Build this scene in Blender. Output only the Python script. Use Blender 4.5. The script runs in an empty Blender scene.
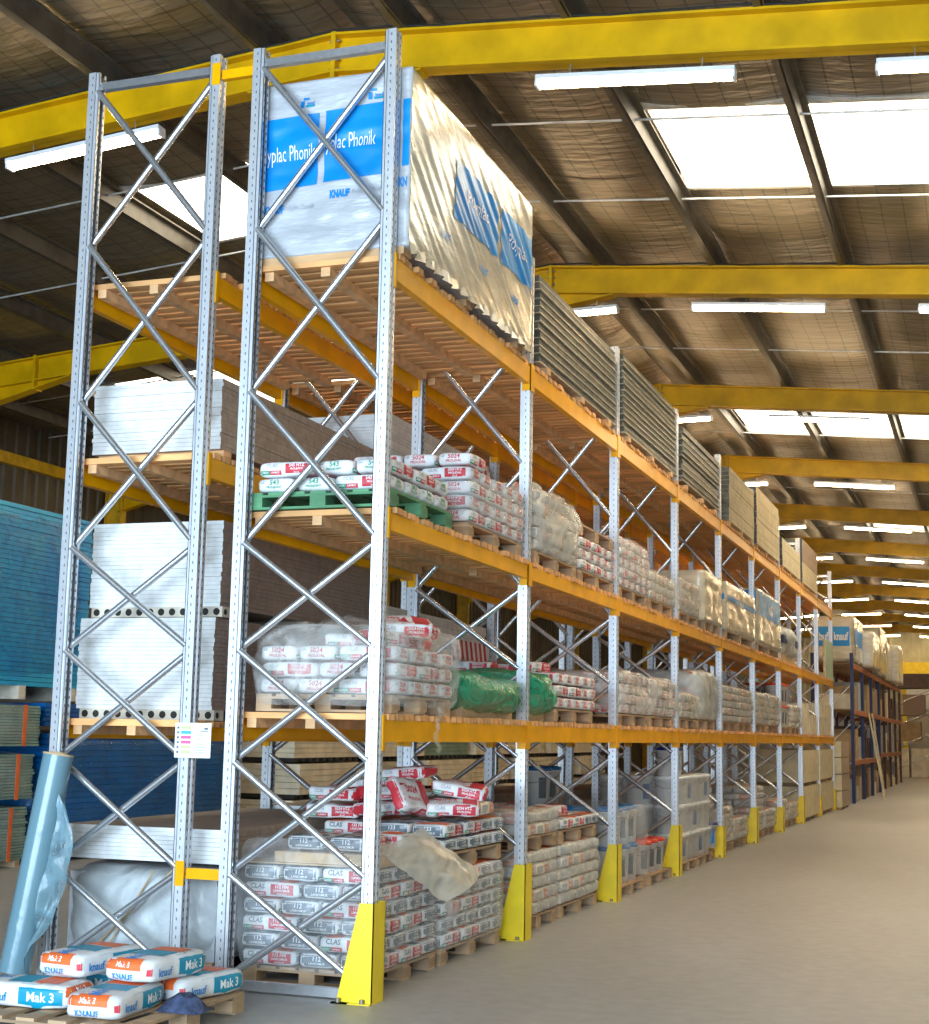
import bpy, bmesh, math, random
from mathutils import Vector, Matrix, noise
from mathutils.bvhtree import BVHTree
R = random.Random(7)
SC = bpy.context.scene
COL = SC.collection

# ------------------------------------------------------------------ camera
FPX, YAW, PITCH, ROLL = 1489.86, -0.3409, 0.1478, 0.0194
CAM = Vector((3.2304, -7.7276, 1.4524))
fwd = Vector((math.sin(YAW) * math.cos(PITCH), math.cos(YAW) * math.cos(PITCH), math.sin(PITCH)))
rgt = Vector((math.cos(YAW), -math.sin(YAW), 0))
up = rgt.cross(fwd)
r2 = math.cos(ROLL) * rgt + math.sin(ROLL) * up
u2 = -math.sin(ROLL) * rgt + math.cos(ROLL) * up
cd = bpy.data.cameras.new('camera')
cd.sensor_fit = 'HORIZONTAL'; cd.sensor_width = 36; cd.lens = FPX / 929 * 36; cd.clip_end = 300
co = bpy.data.objects.new('camera', cd); COL.objects.link(co)
M4 = Matrix.Identity(4)
for i in range(3):
    M4[i][0] = r2[i]; M4[i][1] = u2[i]; M4[i][2] = -fwd[i]; M4[i][3] = CAM[i]
co.matrix_world = M4
SC.camera = co

# ------------------------------------------------------------------ world, daylight, exposure
SKYLIGHT_E, TUBE_E, DOOR_W = 6.0, 46.0, 2900.0
w = bpy.data.worlds.new('world'); SC.world = w; w.use_nodes = True
w.node_tree.nodes['Background'].inputs[0].default_value = (0.55, 0.72, 1.0, 1)
w.node_tree.nodes['Background'].inputs[1].default_value = 1.0
al = bpy.data.lights.new('door_daylight', 'AREA'); al.shape = 'RECTANGLE'; al.size = 11; al.size_y = 5
al.energy = DOOR_W; al.color = (0.62, 0.81, 1.0)
alo = bpy.data.objects.new('door_daylight', al); COL.objects.link(alo)
alo.location = (0.0, -13.6, 2.7); alo.rotation_euler = (math.radians(90), 0, 0)   # -Z points along +Y
SC.view_settings.view_transform = 'Standard'; SC.view_settings.look = 'None'
SC.view_settings.gamma = 1; SC.view_settings.use_curve_mapping = False
SC.view_settings.exposure = 0.25

# ------------------------------------------------------------------ materials
def new_mat(name):
    m = bpy.data.materials.new(name); m.use_nodes = True
    nt = m.node_tree; b = nt.nodes['Principled BSDF']
    return m, nt, b
def N(nt, t, **kw):
    n = nt.nodes.new(t)
    for k, v in kw.items(): setattr(n, k, v)
    return n
def rgba(c): return (c[0], c[1], c[2], 1)
def pmat(name, c, rough=.6, metal=0, var=.12, scale=6, bump=0, bscale=40, stretch=(1, 1, 1), rnd=0.0, coat=0, c2=None, spec=.5):
    """principled with noise-driven tone variation, optional per-object variation and bump"""
    m, nt, b = new_mat(name); L = nt.links
    b.inputs['Roughness'].default_value = rough; b.inputs['Metallic'].default_value = metal
    b.inputs['Specular IOR Level'].default_value = spec
    if coat: b.inputs['Coat Weight'].default_value = coat; b.inputs['Coat Roughness'].default_value = .15
    tc = N(nt, 'ShaderNodeTexCoord'); mp = N(nt, 'ShaderNodeMapping'); mp.inputs['Scale'].default_value = stretch
    L.new(tc.outputs['Object'], mp.inputs['Vector'])
    nz = N(nt, 'ShaderNodeTexNoise'); nz.inputs['Scale'].default_value = scale; nz.inputs['Detail'].default_value = 4
    L.new(mp.outputs[0], nz.inputs['Vector'])
    mix = N(nt, 'ShaderNodeMix', data_type='RGBA')
    d = c2 if c2 else tuple(max(0, x * (1 - 2.2 * var)) for x in c)
    mix.inputs[6].default_value = rgba(c if c2 else tuple(min(1, x * (1 + var)) for x in c)); mix.inputs[7].default_value = rgba(d)
    rp = N(nt, 'ShaderNodeMapRange'); rp.inputs[1].default_value = .35; rp.inputs[2].default_value = .65
    L.new(nz.outputs['Fac'], rp.inputs[0]); L.new(rp.outputs[0], mix.inputs[0])
    out = mix.outputs[2]
    if rnd:
        oi = N(nt, 'ShaderNodeObjectInfo'); hs = N(nt, 'ShaderNodeHueSaturation')
        mr = N(nt, 'ShaderNodeMapRange'); mr.inputs[3].default_value = 1 - rnd; mr.inputs[4].default_value = 1 + rnd
        L.new(oi.outputs['Random'], mr.inputs[0]); L.new(mr.outputs[0], hs.inputs['Value']); L.new(out, hs.inputs['Color']); out = hs.outputs[0]
    L.new(out, b.inputs['Base Color'])
    if bump:
        n2 = N(nt, 'ShaderNodeTexNoise'); n2.inputs['Scale'].default_value = bscale; n2.inputs['Detail'].default_value = 5
        L.new(mp.outputs[0], n2.inputs['Vector'])
        bp = N(nt, 'ShaderNodeBump'); bp.inputs['Strength'].default_value = bump; bp.inputs['Distance'].default_value = .02
        L.new(n2.outputs['Fac'], bp.inputs['Height']); L.new(bp.outputs[0], b.inputs['Normal'])
    return m
def emat(name, c, s):
    m, nt, b = new_mat(name); b.inputs['Base Color'].default_value = rgba(c)
    b.inputs['Emission Color'].default_value = rgba(c); b.inputs['Emission Strength'].default_value = s
    return m
def film_mat(name, c, alpha, rough=.22, scale=7, bmp=.6):
    """clear stretch film: part see-through, part glossy skin, wrinkle bump"""
    m, nt, b = new_mat(name); L = nt.links
    b.inputs['Base Color'].default_value = rgba(c); b.inputs['Roughness'].default_value = rough
    tc = N(nt, 'ShaderNodeTexCoord'); nz = N(nt, 'ShaderNodeTexNoise'); nz.inputs['Scale'].default_value = scale; nz.inputs['Detail'].default_value = 4; nz.inputs['Distortion'].default_value = 1.5
    L.new(tc.outputs['Object'], nz.inputs['Vector'])
    bp = N(nt, 'ShaderNodeBump'); bp.inputs['Strength'].default_value = bmp; bp.inputs['Distance'].default_value = .04
    L.new(nz.outputs['Fac'], bp.inputs['Height']); L.new(bp.outputs[0], b.inputs['Normal'])
    mr = N(nt, 'ShaderNodeMapRange'); mr.inputs[1].default_value = .35; mr.inputs[2].default_value = .7
    mr.inputs[3].default_value = alpha * .55; mr.inputs[4].default_value = min(1, alpha * 1.45)
    L.new(nz.outputs['Fac'], mr.inputs[0]); L.new(mr.outputs[0], b.inputs['Alpha'])
    return m
def upright_mat(name, c, holes):
    m, nt, b = new_mat(name); L = nt.links
    b.inputs['Metallic'].default_value = .6 if holes else .85; b.inputs['Roughness'].default_value = .34 if holes else .27
    tc = N(nt, 'ShaderNodeTexCoord'); sx = N(nt, 'ShaderNodeSeparateXYZ'); L.new(tc.outputs['Object'], sx.inputs[0])
    def mth(op, a, b_=None, c_=None):
        n = N(nt, 'ShaderNodeMath', operation=op)
        for i, v in enumerate((a, b_, c_)):
            if v is None: continue
            if isinstance(v, (int, float)): n.inputs[i].default_value = v
            else: L.new(v, n.inputs[i])
        return n.outputs[0]
    nz = N(nt, 'ShaderNodeTexNoise'); nz.inputs['Scale'].default_value = 30; L.new(tc.outputs['Object'], nz.inputs['Vector'])
    mix = N(nt, 'ShaderNodeMix', data_type='RGBA'); mix.inputs[6].default_value = rgba(c); mix.inputs[7].default_value = rgba(tuple(x * .72 for x in c))
    L.new(nz.outputs['Fac'], mix.inputs[0]); out = mix.outputs[2]
    if holes:
        fz = mth('FRACT', mth('MULTIPLY', sx.outputs[2], 20.0)); hz = mth('LESS_THAN', mth('ABSOLUTE', mth('SUBTRACT', fz, .5)), .17)
        hy = mth('LESS_THAN', mth('ABSOLUTE', mth('SUBTRACT', mth('ABSOLUTE', mth('SUBTRACT', sx.outputs[1], .045)), .022)), .0055)
        hx = mth('LESS_THAN', mth('ABSOLUTE', mth('SUBTRACT', mth('ABSOLUTE', sx.outputs[0]), .03)), .0035)
        h = mth('MULTIPLY', hz, mth('MAXIMUM', hy, hx))
        m2 = N(nt, 'ShaderNodeMix', data_type='RGBA'); L.new(h, m2.inputs[0]); L.new(out, m2.inputs[6]); m2.inputs[7].default_value = (.10, .11, .13, 1); out = m2.outputs[2]
        L.new(mth('MULTIPLY', mth('SUBTRACT', 1.0, h), .6), b.inputs['Metallic'])
    L.new(out, b.inputs['Base Color'])
    return m
def wood_mat(name, c, rnd=.2):
    return pmat(name, c, .75, 0, .10, 3, .05, 12, (1, 4, 4), rnd)

MT = {}
MT['galv'] = upright_mat('galvanised', (.78, .80, .83), True)
MT['brace'] = upright_mat('galvanised_tube', (.80, .82, .85), False)
MT['blue_steel'] = pmat('dark_blue_steel', (.03, .04, .12), .5, .2)
MT['brown_steel'] = pmat('brown_steel', (.09, .05, .04), .5, .2)
MT['beam'] = pmat('orange_yellow_beam', (.95, .43, .0), .34, 0, .05, 4, 0, spec=.22)
MT['rust_beam'] = pmat('rust_red_beam', (.45, .13, .04), .5)
MT['guard'] = pmat('guard_yellow', (.90, .66, .01), .4, 0, .05, 5)
MT['rafter'] = pmat('rafter_yellow', (.68, .37, .0), .42, 0, .10, 2.5, spec=.25)
MT['rail'] = pmat('rail_yellow', (.60, .34, .01), .5)
MT['plate'] = pmat('bolt_steel', (.35, .3, .22), .5, .6)
MT['purlin'] = pmat('purlin_steel', (.11, .095, .075), .5, .5)
MT['rod'] = pmat('sag_rod', (.75, .75, .72), .4, .6)
MT['slat'] = wood_mat('deck_pine', (.82, .42, .16))
MT['bearer'] = wood_mat('bearer_pine', (.78, .46, .22))
MT['pallet'] = wood_mat('pallet_wood', (.50, .33, .19))
MT['pallet_green'] = wood_mat('pallet_green', (.10, .27, .13))
MT['kraft'] = pmat('kraft_card', (.58, .40, .22), .8, 0, .08)
MT['paper'] = pmat('bag_paper', (.80, .80, .79), .6, 0, .07, 9, .35, 14, rnd=.06)
MT['paper_cream'] = pmat('bag_paper_cream', (.86, .80, .66), .65, 0, .12, 9, .35, 14, rnd=.08)
MT['paper_yellow'] = pmat('bag_paper_yellow', (.72, .58, .25), .5, 0, .1, 8, .3, 14)
MT['p_grey'] = pmat('print_grey', (.16, .20, .235), .5, 0, .07)
MT['p_red'] = pmat('print_red', (.62, .035, .05), .5, 0, .07)
MT['p_orange'] = pmat('print_orange', (.86, .16, .035), .5, 0, .06)
MT['p_green'] = pmat('print_green', (.03, .30, .16), .5, 0, .06)
MT['p_teal'] = pmat('print_teal', (.0, .30, .46), .45, 0, .06)
MT['p_blue'] = pmat('print_blue', (.0, .25, .68), .35, 0, .05, 3)
MT['p_white'] = pmat('print_white', (.88, .88, .88), .5, 0, .02)
MT['p_dark'] = pmat('print_dark', (.12, .13, .14), .5, 0, .03)
MT['p_mid'] = pmat('print_mid', (.40, .42, .45), .5, 0, .03)
MT['gypsum'] = pmat('gypsum_end', (.82, .82, .80), .75, 0, .05, 14, rnd=.03)
MT['board_edge'] = pmat('board_paper_edge', (.47, .36, .27), .8, 0, .08, 20, rnd=.04)
MT['board_edge_shaded'] = pmat('board_paper_edge_shaded', (.31, .22, .175), .8, 0, .08, 20)  # darker copy of the edge paper, deck shade put into its colour
MT['board_cream'] = pmat('board_cream', (.74, .64, .42), .7, 0, .06, 6)
MT['board_top'] = pmat('board_top', (.45, .37, .30), .8, 0, .06, 4)
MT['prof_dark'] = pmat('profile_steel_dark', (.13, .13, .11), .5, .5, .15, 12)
MT['prof_lip'] = pmat('profile_steel_lip', (.50, .48, .40), .45, .4, .1, 12)
MT['wrap_white'] = pmat('printed_white_wrap', (.50, .51, .53), .28, 0, .06, 3, .5, 9, (1, 1, 4), coat=.5)
MT['wrap_cream_lit'] = pmat('printed_cream_lit_wrap', (.60, .54, .41), .26, 0, .08, 3, .2, 9, (1, 1, 4), coat=.6)  # cream film; warm lamp tint of the aisle side put into the colour
MT['blue_sheet'] = pmat('blue_sheet', (.0, .11, .38), .35, 0, .2, 2, 0, 20, rnd=.1, coat=.3)
MT['turq_sheet'] = pmat('turquoise_sheet', (.02, .46, .62), .35, 0, .2, 1.2, 0, 20, (1, 1, .4), coat=.3, c2=(.0, .22, .58))
MT['green_board'] = pmat('green_board', (.22, .34, .27), .6, 0, .1, 5)
MT['hollow'] = pmat('hollow_core', (.66, .58, .46), .8)
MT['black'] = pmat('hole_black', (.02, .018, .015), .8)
MT['film'] = film_mat('stretch_film', (.86, .86, .84), .20)
MT['film_torn'] = film_mat('torn_cloudy_film', (.80, .74, .60), .75, .22, 2.5, .5)
MT['film_mid'] = film_mat('stretch_film_mid', (.82, .80, .74), .28, .25, 5, .5)
MT['film_heavy'] = film_mat('stretch_film_heavy', (.80, .77, .70), .42, .25, 4, .45)
MT['film_light'] = film_mat('stretch_film_light', (.9, .9, .9), .12)
MT['film_pale'] = film_mat('pale_sheet_film', (.66, .70, .70), .92, .3, 3)
MT['film_green'] = film_mat('green_film', (.02, .34, .17), .85, .25, 6)
MT['film_blue'] = film_mat('blue_film', (.03, .20, .45), .35, .15, 6)
MT['roll'] = film_mat('film_roll', (.15, .27, .32), 2.0, .2, 3, .15)
MT['rollsheet'] = film_mat('film_roll_sheet', (.20, .33, .38), .8, .25, 4, .4)
MT['lampbody'] = pmat('lamp_body', (.80, .80, .80), .4, 0, .03)
MT['tube'] = emat('lamp_tube', (1.0, .75, .44), TUBE_E)
MT['skylight'] = emat('skylight_sheet', (1.0, .90, .70), SKYLIGHT_E)
MT['pail'] = pmat('white_pail', (.88, .87, .83), .35, 0, .04, 4, rnd=.05)
MT['lid_blue'] = pmat('blue_lid', (.0, .13, .36), .35, 0, .04)
MT['lid_red'] = pmat('red_lid', (.75, .06, .02), .35, 0, .04)
MT['lid_navy'] = pmat('navy_lid', (.03, .03, .22), .35, 0, .04)
MT['sign'] = pmat('sign_board', (.86, .92, .90), .35, 0, .02)
MT['sign_green'] = pmat('sign_pale_green', (.52, .72, .56), .4, 0, .03)
MT['cloth'] = pmat('dark_blue_cloth', (.05, .07, .14), .9, 0, .2, 20, .5)
MT['cream_wall'] = pmat('cream_cladding', (.55, .52, .34), .55, 0, .08, 2)
MT['dark_wall'] = pmat('brown_cladding', (.085, .066, .04), .6, 0, .15, 1.2)
MT['outer_wall'] = pmat('block_wall', (.50, .46, .38), .8, 0, .08, 1)
MT['cream_pack'] = pmat('cream_pack', (.80, .72, .54), .6, 0, .08, 4, rnd=.06)
MT['card'] = pmat('carton', (.50, .35, .19), .8, 0, .08, 4, rnd=.12)
MT['p_navy'] = pmat('print_navy', (.10, .16, .30), .5, 0, .05)
MT['p_pale'] = pmat('print_pale', (.52, .51, .48), .5, 0, .05)
MT['p_salmon'] = pmat('print_salmon', (.72, .25, .14), .5, 0, .05)
MT['p_lime'] = pmat('print_lime', (.62, .80, .30), .5, 0, .03)
MT['p_sky'] = pmat('print_sky', (.05, .45, .85), .5, 0, .03)
MT['p_pink'] = pmat('print_pink', (.70, .12, .30), .5, 0, .03)

def floor_mat():
    m, nt, b = new_mat('concrete_floor'); L = nt.links
    tc = N(nt, 'ShaderNodeTexCoord'); mp = N(nt, 'ShaderNodeMapping'); mp.inputs['Scale'].default_value = (1, .35, 1); L.new(tc.outputs['Object'], mp.inputs[0])
    n1 = N(nt, 'ShaderNodeTexNoise'); n1.inputs['Scale'].default_value = .8; n1.inputs['Detail'].default_value = 7; n1.inputs['Roughness'].default_value = .65; L.new(mp.outputs[0], n1.inputs['Vector'])
    n2 = N(nt, 'ShaderNodeTexNoise'); n2.inputs['Scale'].default_value = 9; n2.inputs['Detail'].default_value = 6; L.new(tc.outputs['Object'], n2.inputs['Vector'])
    cr = N(nt, 'ShaderNodeValToRGB'); e = cr.color_ramp.elements
    e[0].position = .32; e[0].color = (.27, .265, .255, 1); e[1].position = .68; e[1].color = (.42, .41, .39, 1)
    mx = N(nt, 'ShaderNodeMath', operation='MULTIPLY_ADD'); L.new(n2.outputs['Fac'], mx.inputs[0]); mx.inputs[1].default_value = .35
    ma = N(nt, 'ShaderNodeMath', operation='MULTIPLY'); L.new(n1.outputs['Fac'], ma.inputs[0]); ma.inputs[1].default_value = .65
    L.new(ma.outputs[0], mx.inputs[2]); L.new(mx.outputs[0], cr.inputs[0]); L.new(cr.outputs[0], b.inputs['Base Color'])
    rr = N(nt, 'ShaderNodeMapRange'); rr.inputs[3].default_value = .38; rr.inputs[4].default_value = .62; L.new(n1.outputs['Fac'], rr.inputs[0]); L.new(rr.outputs[0], b.inputs['Roughness'])
    bp = N(nt, 'ShaderNodeBump'); bp.inputs['Strength'].default_value = .12; bp.inputs['Distance'].default_value = .01; L.new(n2.outputs['Fac'], bp.inputs['Height']); L.new(bp.outputs[0], b.inputs['Normal'])
    return m
MT['floor'] = floor_mat()
def foil_mat():
    """foil-faced roof insulation held up by thin wire netting"""
    m, nt, b = new_mat('foil_insulation'); L = nt.links
    tc = N(nt, 'ShaderNodeTexCoord'); sx = N(nt, 'ShaderNodeSeparateXYZ'); L.new(tc.outputs['Object'], sx.inputs[0])
    def mth(op, a, b_=None):
        n = N(nt, 'ShaderNodeMath', operation=op)
        for i, v in enumerate((a, b_)):
            if v is None: continue
            if isinstance(v, (int, float)): n.inputs[i].default_value = v
            else: L.new(v, n.inputs[i])
        return n.outputs[0]
    def lines(s, p): return mth('LESS_THAN', mth('ABSOLUTE', mth('SUBTRACT', mth('FRACT', mth('MULTIPLY', s, 1 / p)), .5)), .035)
    g = mth('MAXIMUM', lines(sx.outputs[0], .22), lines(sx.outputs[1], .22))
    nz = N(nt, 'ShaderNodeTexNoise'); nz.inputs['Scale'].default_value = 1.3; nz.inputs['Detail'].default_value = 5; L.new(tc.outputs['Object'], nz.inputs['Vector'])
    mix = N(nt, 'ShaderNodeMix', data_type='RGBA'); mix.inputs[6].default_value = (.25, .205, .14, 1); mix.inputs[7].default_value = (.14, .112, .075, 1); L.new(nz.outputs['Fac'], mix.inputs[0])
    m2 = N(nt, 'ShaderNodeMix', data_type='RGBA'); L.new(mth('MULTIPLY', g, .75), m2.inputs[0]); L.new(mix.outputs[2], m2.inputs[6]); m2.inputs[7].default_value = (.05, .045, .035, 1)
    L.new(m2.outputs[2], b.inputs['Base Color'])
    b.inputs['Metallic'].default_value = .55; b.inputs['Roughness'].default_value = .38
    n3 = N(nt, 'ShaderNodeTexNoise'); n3.inputs['Scale'].default_value = 4; n3.inputs['Detail'].default_value = 4
    mp = N(nt, 'ShaderNodeMapping'); mp.inputs['Scale'].default_value = (.6, 2.2, 1); L.new(tc.outputs['Object'], mp.inputs[0]); L.new(mp.outputs[0], n3.inputs['Vector'])
    bp = N(nt, 'ShaderNodeBump'); bp.inputs['Strength'].default_value = .45; bp.inputs['Distance'].default_value = .06; L.new(n3.outputs['Fac'], bp.inputs['Height']); L.new(bp.outputs[0], b.inputs['Normal'])
    return m
MT['foil'] = foil_mat()

# ------------------------------------------------------------------ mesh helpers
class MB:
    def __init__(s): s.v = []; s.f = []; s.m = []; s.sm = []
    def add(s, vs, fs, mi=0, smooth=False):
        o = len(s.v); s.v += [tuple(x) for x in vs]
        for f in fs: s.f.append(tuple(i + o for i in f)); s.m.append(mi); s.sm.append(smooth)
        return s
    def box(s, a, b, mi=0, mx=None):
        x0, y0, z0 = a; x1, y1, z1 = b
        vs = [(x0,y0,z0),(x1,y0,z0),(x1,y1,z0),(x0,y1,z0),(x0,y0,z1),(x1,y0,z1),(x1,y1,z1),(x0,y1,z1)]
        if mx: vs = [mx @ Vector(v) for v in vs]
        o = len(s.v); s.v += [tuple(v) for v in vs]
        mis = mi if isinstance(mi, (list, tuple)) else [mi] * 6     # bottom, top, -Y, +X, +Y, -X
        for f, k in zip(((0,3,2,1),(4,5,6,7),(0,1,5,4),(1,2,6,5),(2,3,7,6),(3,0,4,7)), mis):
            s.f.append(tuple(i + o for i in f)); s.m.append(k); s.sm.append(False)
        return s
    def tube(s, a, b, r, n=10, mi=0, r2=None, caps=True, smooth=True):
        a, b = Vector(a), Vector(b); d = (b - a).normalized()
        t = Vector((0, 0, 1)) if abs(d.z) < .9 else Vector((1, 0, 0))
        e1 = d.cross(t).normalized(); e2 = d.cross(e1); r2 = r if r2 is None else r2
        vs = []
        for p, rr in ((a, r), (b, r2)):
            for k in range(n):
                an = 2 * math.pi * k / n; vs.append(p + e1 * rr * math.cos(an) + e2 * rr * math.sin(an))
        s.add(vs, [(k, k + n, (k + 1) % n + n, (k + 1) % n) for k in range(n)], mi, smooth)
        if caps: s.add(vs, [tuple(range(n)), tuple(reversed(range(n, 2 * n)))], mi)
        return s
    def lathe(s, prof, n=20, mi=0, c=(0, 0, 0)):
        vs = []
        for r, z in prof:
            for k in range(n):
                a = 2 * math.pi * k / n; vs.append((c[0] + r * math.cos(a), c[1] + r * math.sin(a), c[2] + z))
        fs = [(j*n+k, j*n+(k+1)%n, (j+1)*n+(k+1)%n, (j+1)*n+k) for j in range(len(prof)-1) for k in range(n)]
        return s.add(vs, fs, mi, True)
    def prism(s, poly, axis, a, b, mi=0):
        """extrude a 2-D polygon along axis ('x','y','z') from a to b"""
        def P(u, v, t): return {'x': (t, u, v), 'y': (u, t, v), 'z': (u, v, t)}[axis]
        n = len(poly); vs = [P(u, v, a) for u, v in poly] + [P(u, v, b) for u, v in poly]
        return s.add(vs, [tuple(range(n)), tuple(reversed(range(n, 2*n)))] + [(i, i+n, (i+1) % n + n, (i+1) % n) for i in range(n)], mi)
    def mesh(s, name, mats):
        me = bpy.data.meshes.new(name); me.from_pydata(s.v, [], s.f)
        for m in (mats if isinstance(mats, (list, tuple)) else [mats]): me.materials.append(MT[m] if isinstance(m, str) else m)
        me.polygons.foreach_set('material_index', s.m); me.polygons.foreach_set('use_smooth', s.sm); me.update()
        return me
    def build(s, name, mats, parent=None, loc=None):
        return obj(name, s.mesh(name, mats), parent, loc)
def obj(name, me, parent=None, loc=None, rot=None):
    o = bpy.data.objects.new(name, me); COL.objects.link(o)
    if parent: o.parent = parent
    if loc is not None: o.location = loc
    if rot is not None: o.rotation_euler = rot
    return o
def tag(o, label, cat, group=None, kind=None):
    o['label'] = label; o['category'] = cat
    if group: o['group'] = group
    if kind: o['kind'] = kind
    return o
def thing(name, label, cat, loc=(0, 0, 0), rot=(0, 0, 0), group=None):
    return tag(obj(name, None, None, loc, rot), label, cat, group)
def struct(o, label=None):
    o['kind'] = 'structure'
    if label: o['label'] = label
    return o
def recalc(me):
    bm = bmesh.new(); bm.from_mesh(me); bmesh.ops.recalc_face_normals(bm, faces=bm.faces); bm.to_mesh(me); bm.free(); return me
ORD = ['bottom', 'second', 'third', 'fourth', 'fifth', 'sixth', 'seventh', 'eighth', 'ninth', 'tenth', 'eleventh', 'twelfth']
NTH = ['first', 'second', 'third', 'fourth', 'fifth', 'sixth', 'seventh', 'eighth', 'ninth', 'tenth', 'eleventh', 'twelfth', 'thirteenth', 'fourteenth']

FONT = bpy.data.fonts.load('<builtin>') if '<builtin>' in bpy.data.fonts else None
_tc = {}
def text_geo(txt, bold=0.0):
    """flat text triangles normalised to height 1 (caps), centred: (verts2d, faces, width)"""
    k = (txt, bold)
    if k in _tc: return _tc[k]
    cu = bpy.data.curves.new('t', 'FONT'); cu.body = txt; cu.resolution_u = 2; cu.fill_mode = 'FRONT'; cu.offset = bold
    o = bpy.data.objects.new('t', cu); COL.objects.link(o)
    dg = bpy.context.evaluated_depsgraph_get(); me = bpy.data.meshes.new_from_object(o.evaluated_get(dg))
    vs = [(v.co.x, v.co.y) for v in me.vertices]; fs = [tuple(p.vertices) for p in me.polygons]
    bpy.data.objects.remove(o); bpy.data.curves.remove(cu); bpy.data.meshes.remove(me)
    x0 = min(v[0] for v in vs); x1 = max(v[0] for v in vs); y0 = min(v[1] for v in vs); y1 = max(v[1] for v in vs)
    H = y1 - y0
    vs = [((x - (x0 + x1) / 2) / H, (y - (y0 + y1) / 2) / H) for x, y in vs]
    _tc[k] = (vs, fs, (x1 - x0) / H); return _tc[k]
FACES = {'-y': (Vector((1,0,0)), Vector((0,0,1)), Vector((0,-1,0))), '+y': (Vector((-1,0,0)), Vector((0,0,1)), Vector((0,1,0))),
         '+x': (Vector((0,1,0)), Vector((0,0,1)), Vector((1,0,0))), '-x': (Vector((0,-1,0)), Vector((0,0,1)), Vector((-1,0,0))),
         '+z': (Vector((1,0,0)), Vector((0,1,0)), Vector((0,0,1)))}
class Print:
    """flat print laid onto a surface: rectangles and text dropped on it along a face's normal"""
    def __init__(s, me, centre=(0, 0, 0)):
        s.b = BVHTree.FromPolygons([v.co.copy() for v in me.vertices], [tuple(p.vertices) for p in me.polygons]); s.mb = MB(); s.mats = []; s.c = Vector(centre)
    def mi(s, m):
        if m not in s.mats: s.mats.append(m)
        return s.mats.index(m)
    def drop(s, face, a, b, off):
        u, v, n = FACES[face]; p = s.c + u * a + v * b
        h = s.b.ray_cast(p + n * 6, -n)
        return (h[0] + n * off) if h[0] is not None else None
    def rect(s, face, a0, b0, a1, b1, m, na=6, nb=3, off=.0025, skew=0):
        if na == 6 and nb == 3: na, nb = 12, 6
        vs = []; ok = []
        for j in range(nb + 1):
            for i in range(na + 1):
                a = a0 + (a1 - a0) * i / na; b = b0 + (b1 - b0) * j / nb + skew * (a - a0)
                q = s.drop(face, a, b, off); ok.append(q is not None); vs.append(q or Vector((0, 0, 0)))
        fs = []
        for j in range(nb):
            for i in range(na):
                f = (j*(na+1)+i, j*(na+1)+i+1, (j+1)*(na+1)+i+1, (j+1)*(na+1)+i)
                if all(ok[k] for k in f): fs.append(f)
        s.mb.add(vs, fs, s.mi(m), True); return s
    def text(s, face, txt, a, b, h, m, maxw=None, bold=.02, off=.003, skew=0, clip=None):
        vs, fs, wd = text_geo(txt, bold); sx = h
        if maxw and wd * h > maxw: sx = maxw / wd
        P = []; ok = []
        for x, y in vs:
            aa = a + x * sx; q = None
            if clip is None or clip[0] <= aa <= clip[1]: q = s.drop(face, aa, b + y * h + skew * x * sx, off)
            ok.append(q is not None); P.append(q or Vector((0, 0, 0)))
        s.mb.add(P, [f for f in fs if all(ok[k] for k in f)], s.mi(m)); return s
    def mesh(s, name): return s.mb.mesh(name, s.mats)

# ------------------------------------------------------------------ bags
def bag_mesh(name, L, W, H, seed, mat, n=(12, 8, 5), wr=1.0, k=9):
    mb = MB(); idx = {}
    def P(u, v, w):
        d = (abs(u)**k + abs(v)**k + abs(w)**k) ** (1 / k); x, y, z = u / d, v / d, w / d
        z *= 1 - .10 * x**4 - .06 * y**4
        q = Vector((x * L / 2, y * W / 2, z * H / 2))
        o = Vector((seed * 7.3, seed * 3.1, 0))
        wv = noise.noise(q * 9 + o) * .009 + noise.noise(q * 22 + o) * .004
        nn = Vector((x, y, z * 1.2)).normalized()
        return q + nn * wv * wr
    def grid(fn, na, nb):
        g = []
        for j in range(nb + 1):
            for i in range(na + 1):
                p = fn(-1 + 2 * i / na, -1 + 2 * j / nb); key = tuple(round(c, 4) for c in p)
                if key not in idx: idx[key] = len(mb.v); mb.v.append(tuple(P(*p)))
                g.append(idx[key])
        for j in range(nb):
            for i in range(na):
                a = j * (na + 1) + i; mb.f.append((g[a], g[a+1], g[a+na+2], g[a+na+1])); mb.m.append(0); mb.sm.append(True)
    nx, ny, nz = n
    grid(lambda a, b: (a, b, 1), nx, ny); grid(lambda a, b: (-a, b, -1), nx, ny)
    grid(lambda a, b: (a, -1, b), nx, nz); grid(lambda a, b: (-a, 1, b), nx, nz)
    grid(lambda a, b: (1, a, b), ny, nz); grid(lambda a, b: (-1, -a, b), ny, nz)
    return mb.mesh(name, mat)
BL, BW, BH = .376, .250, .096
BAGS = {}          # kind -> list of (body mesh, print mesh)
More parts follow.
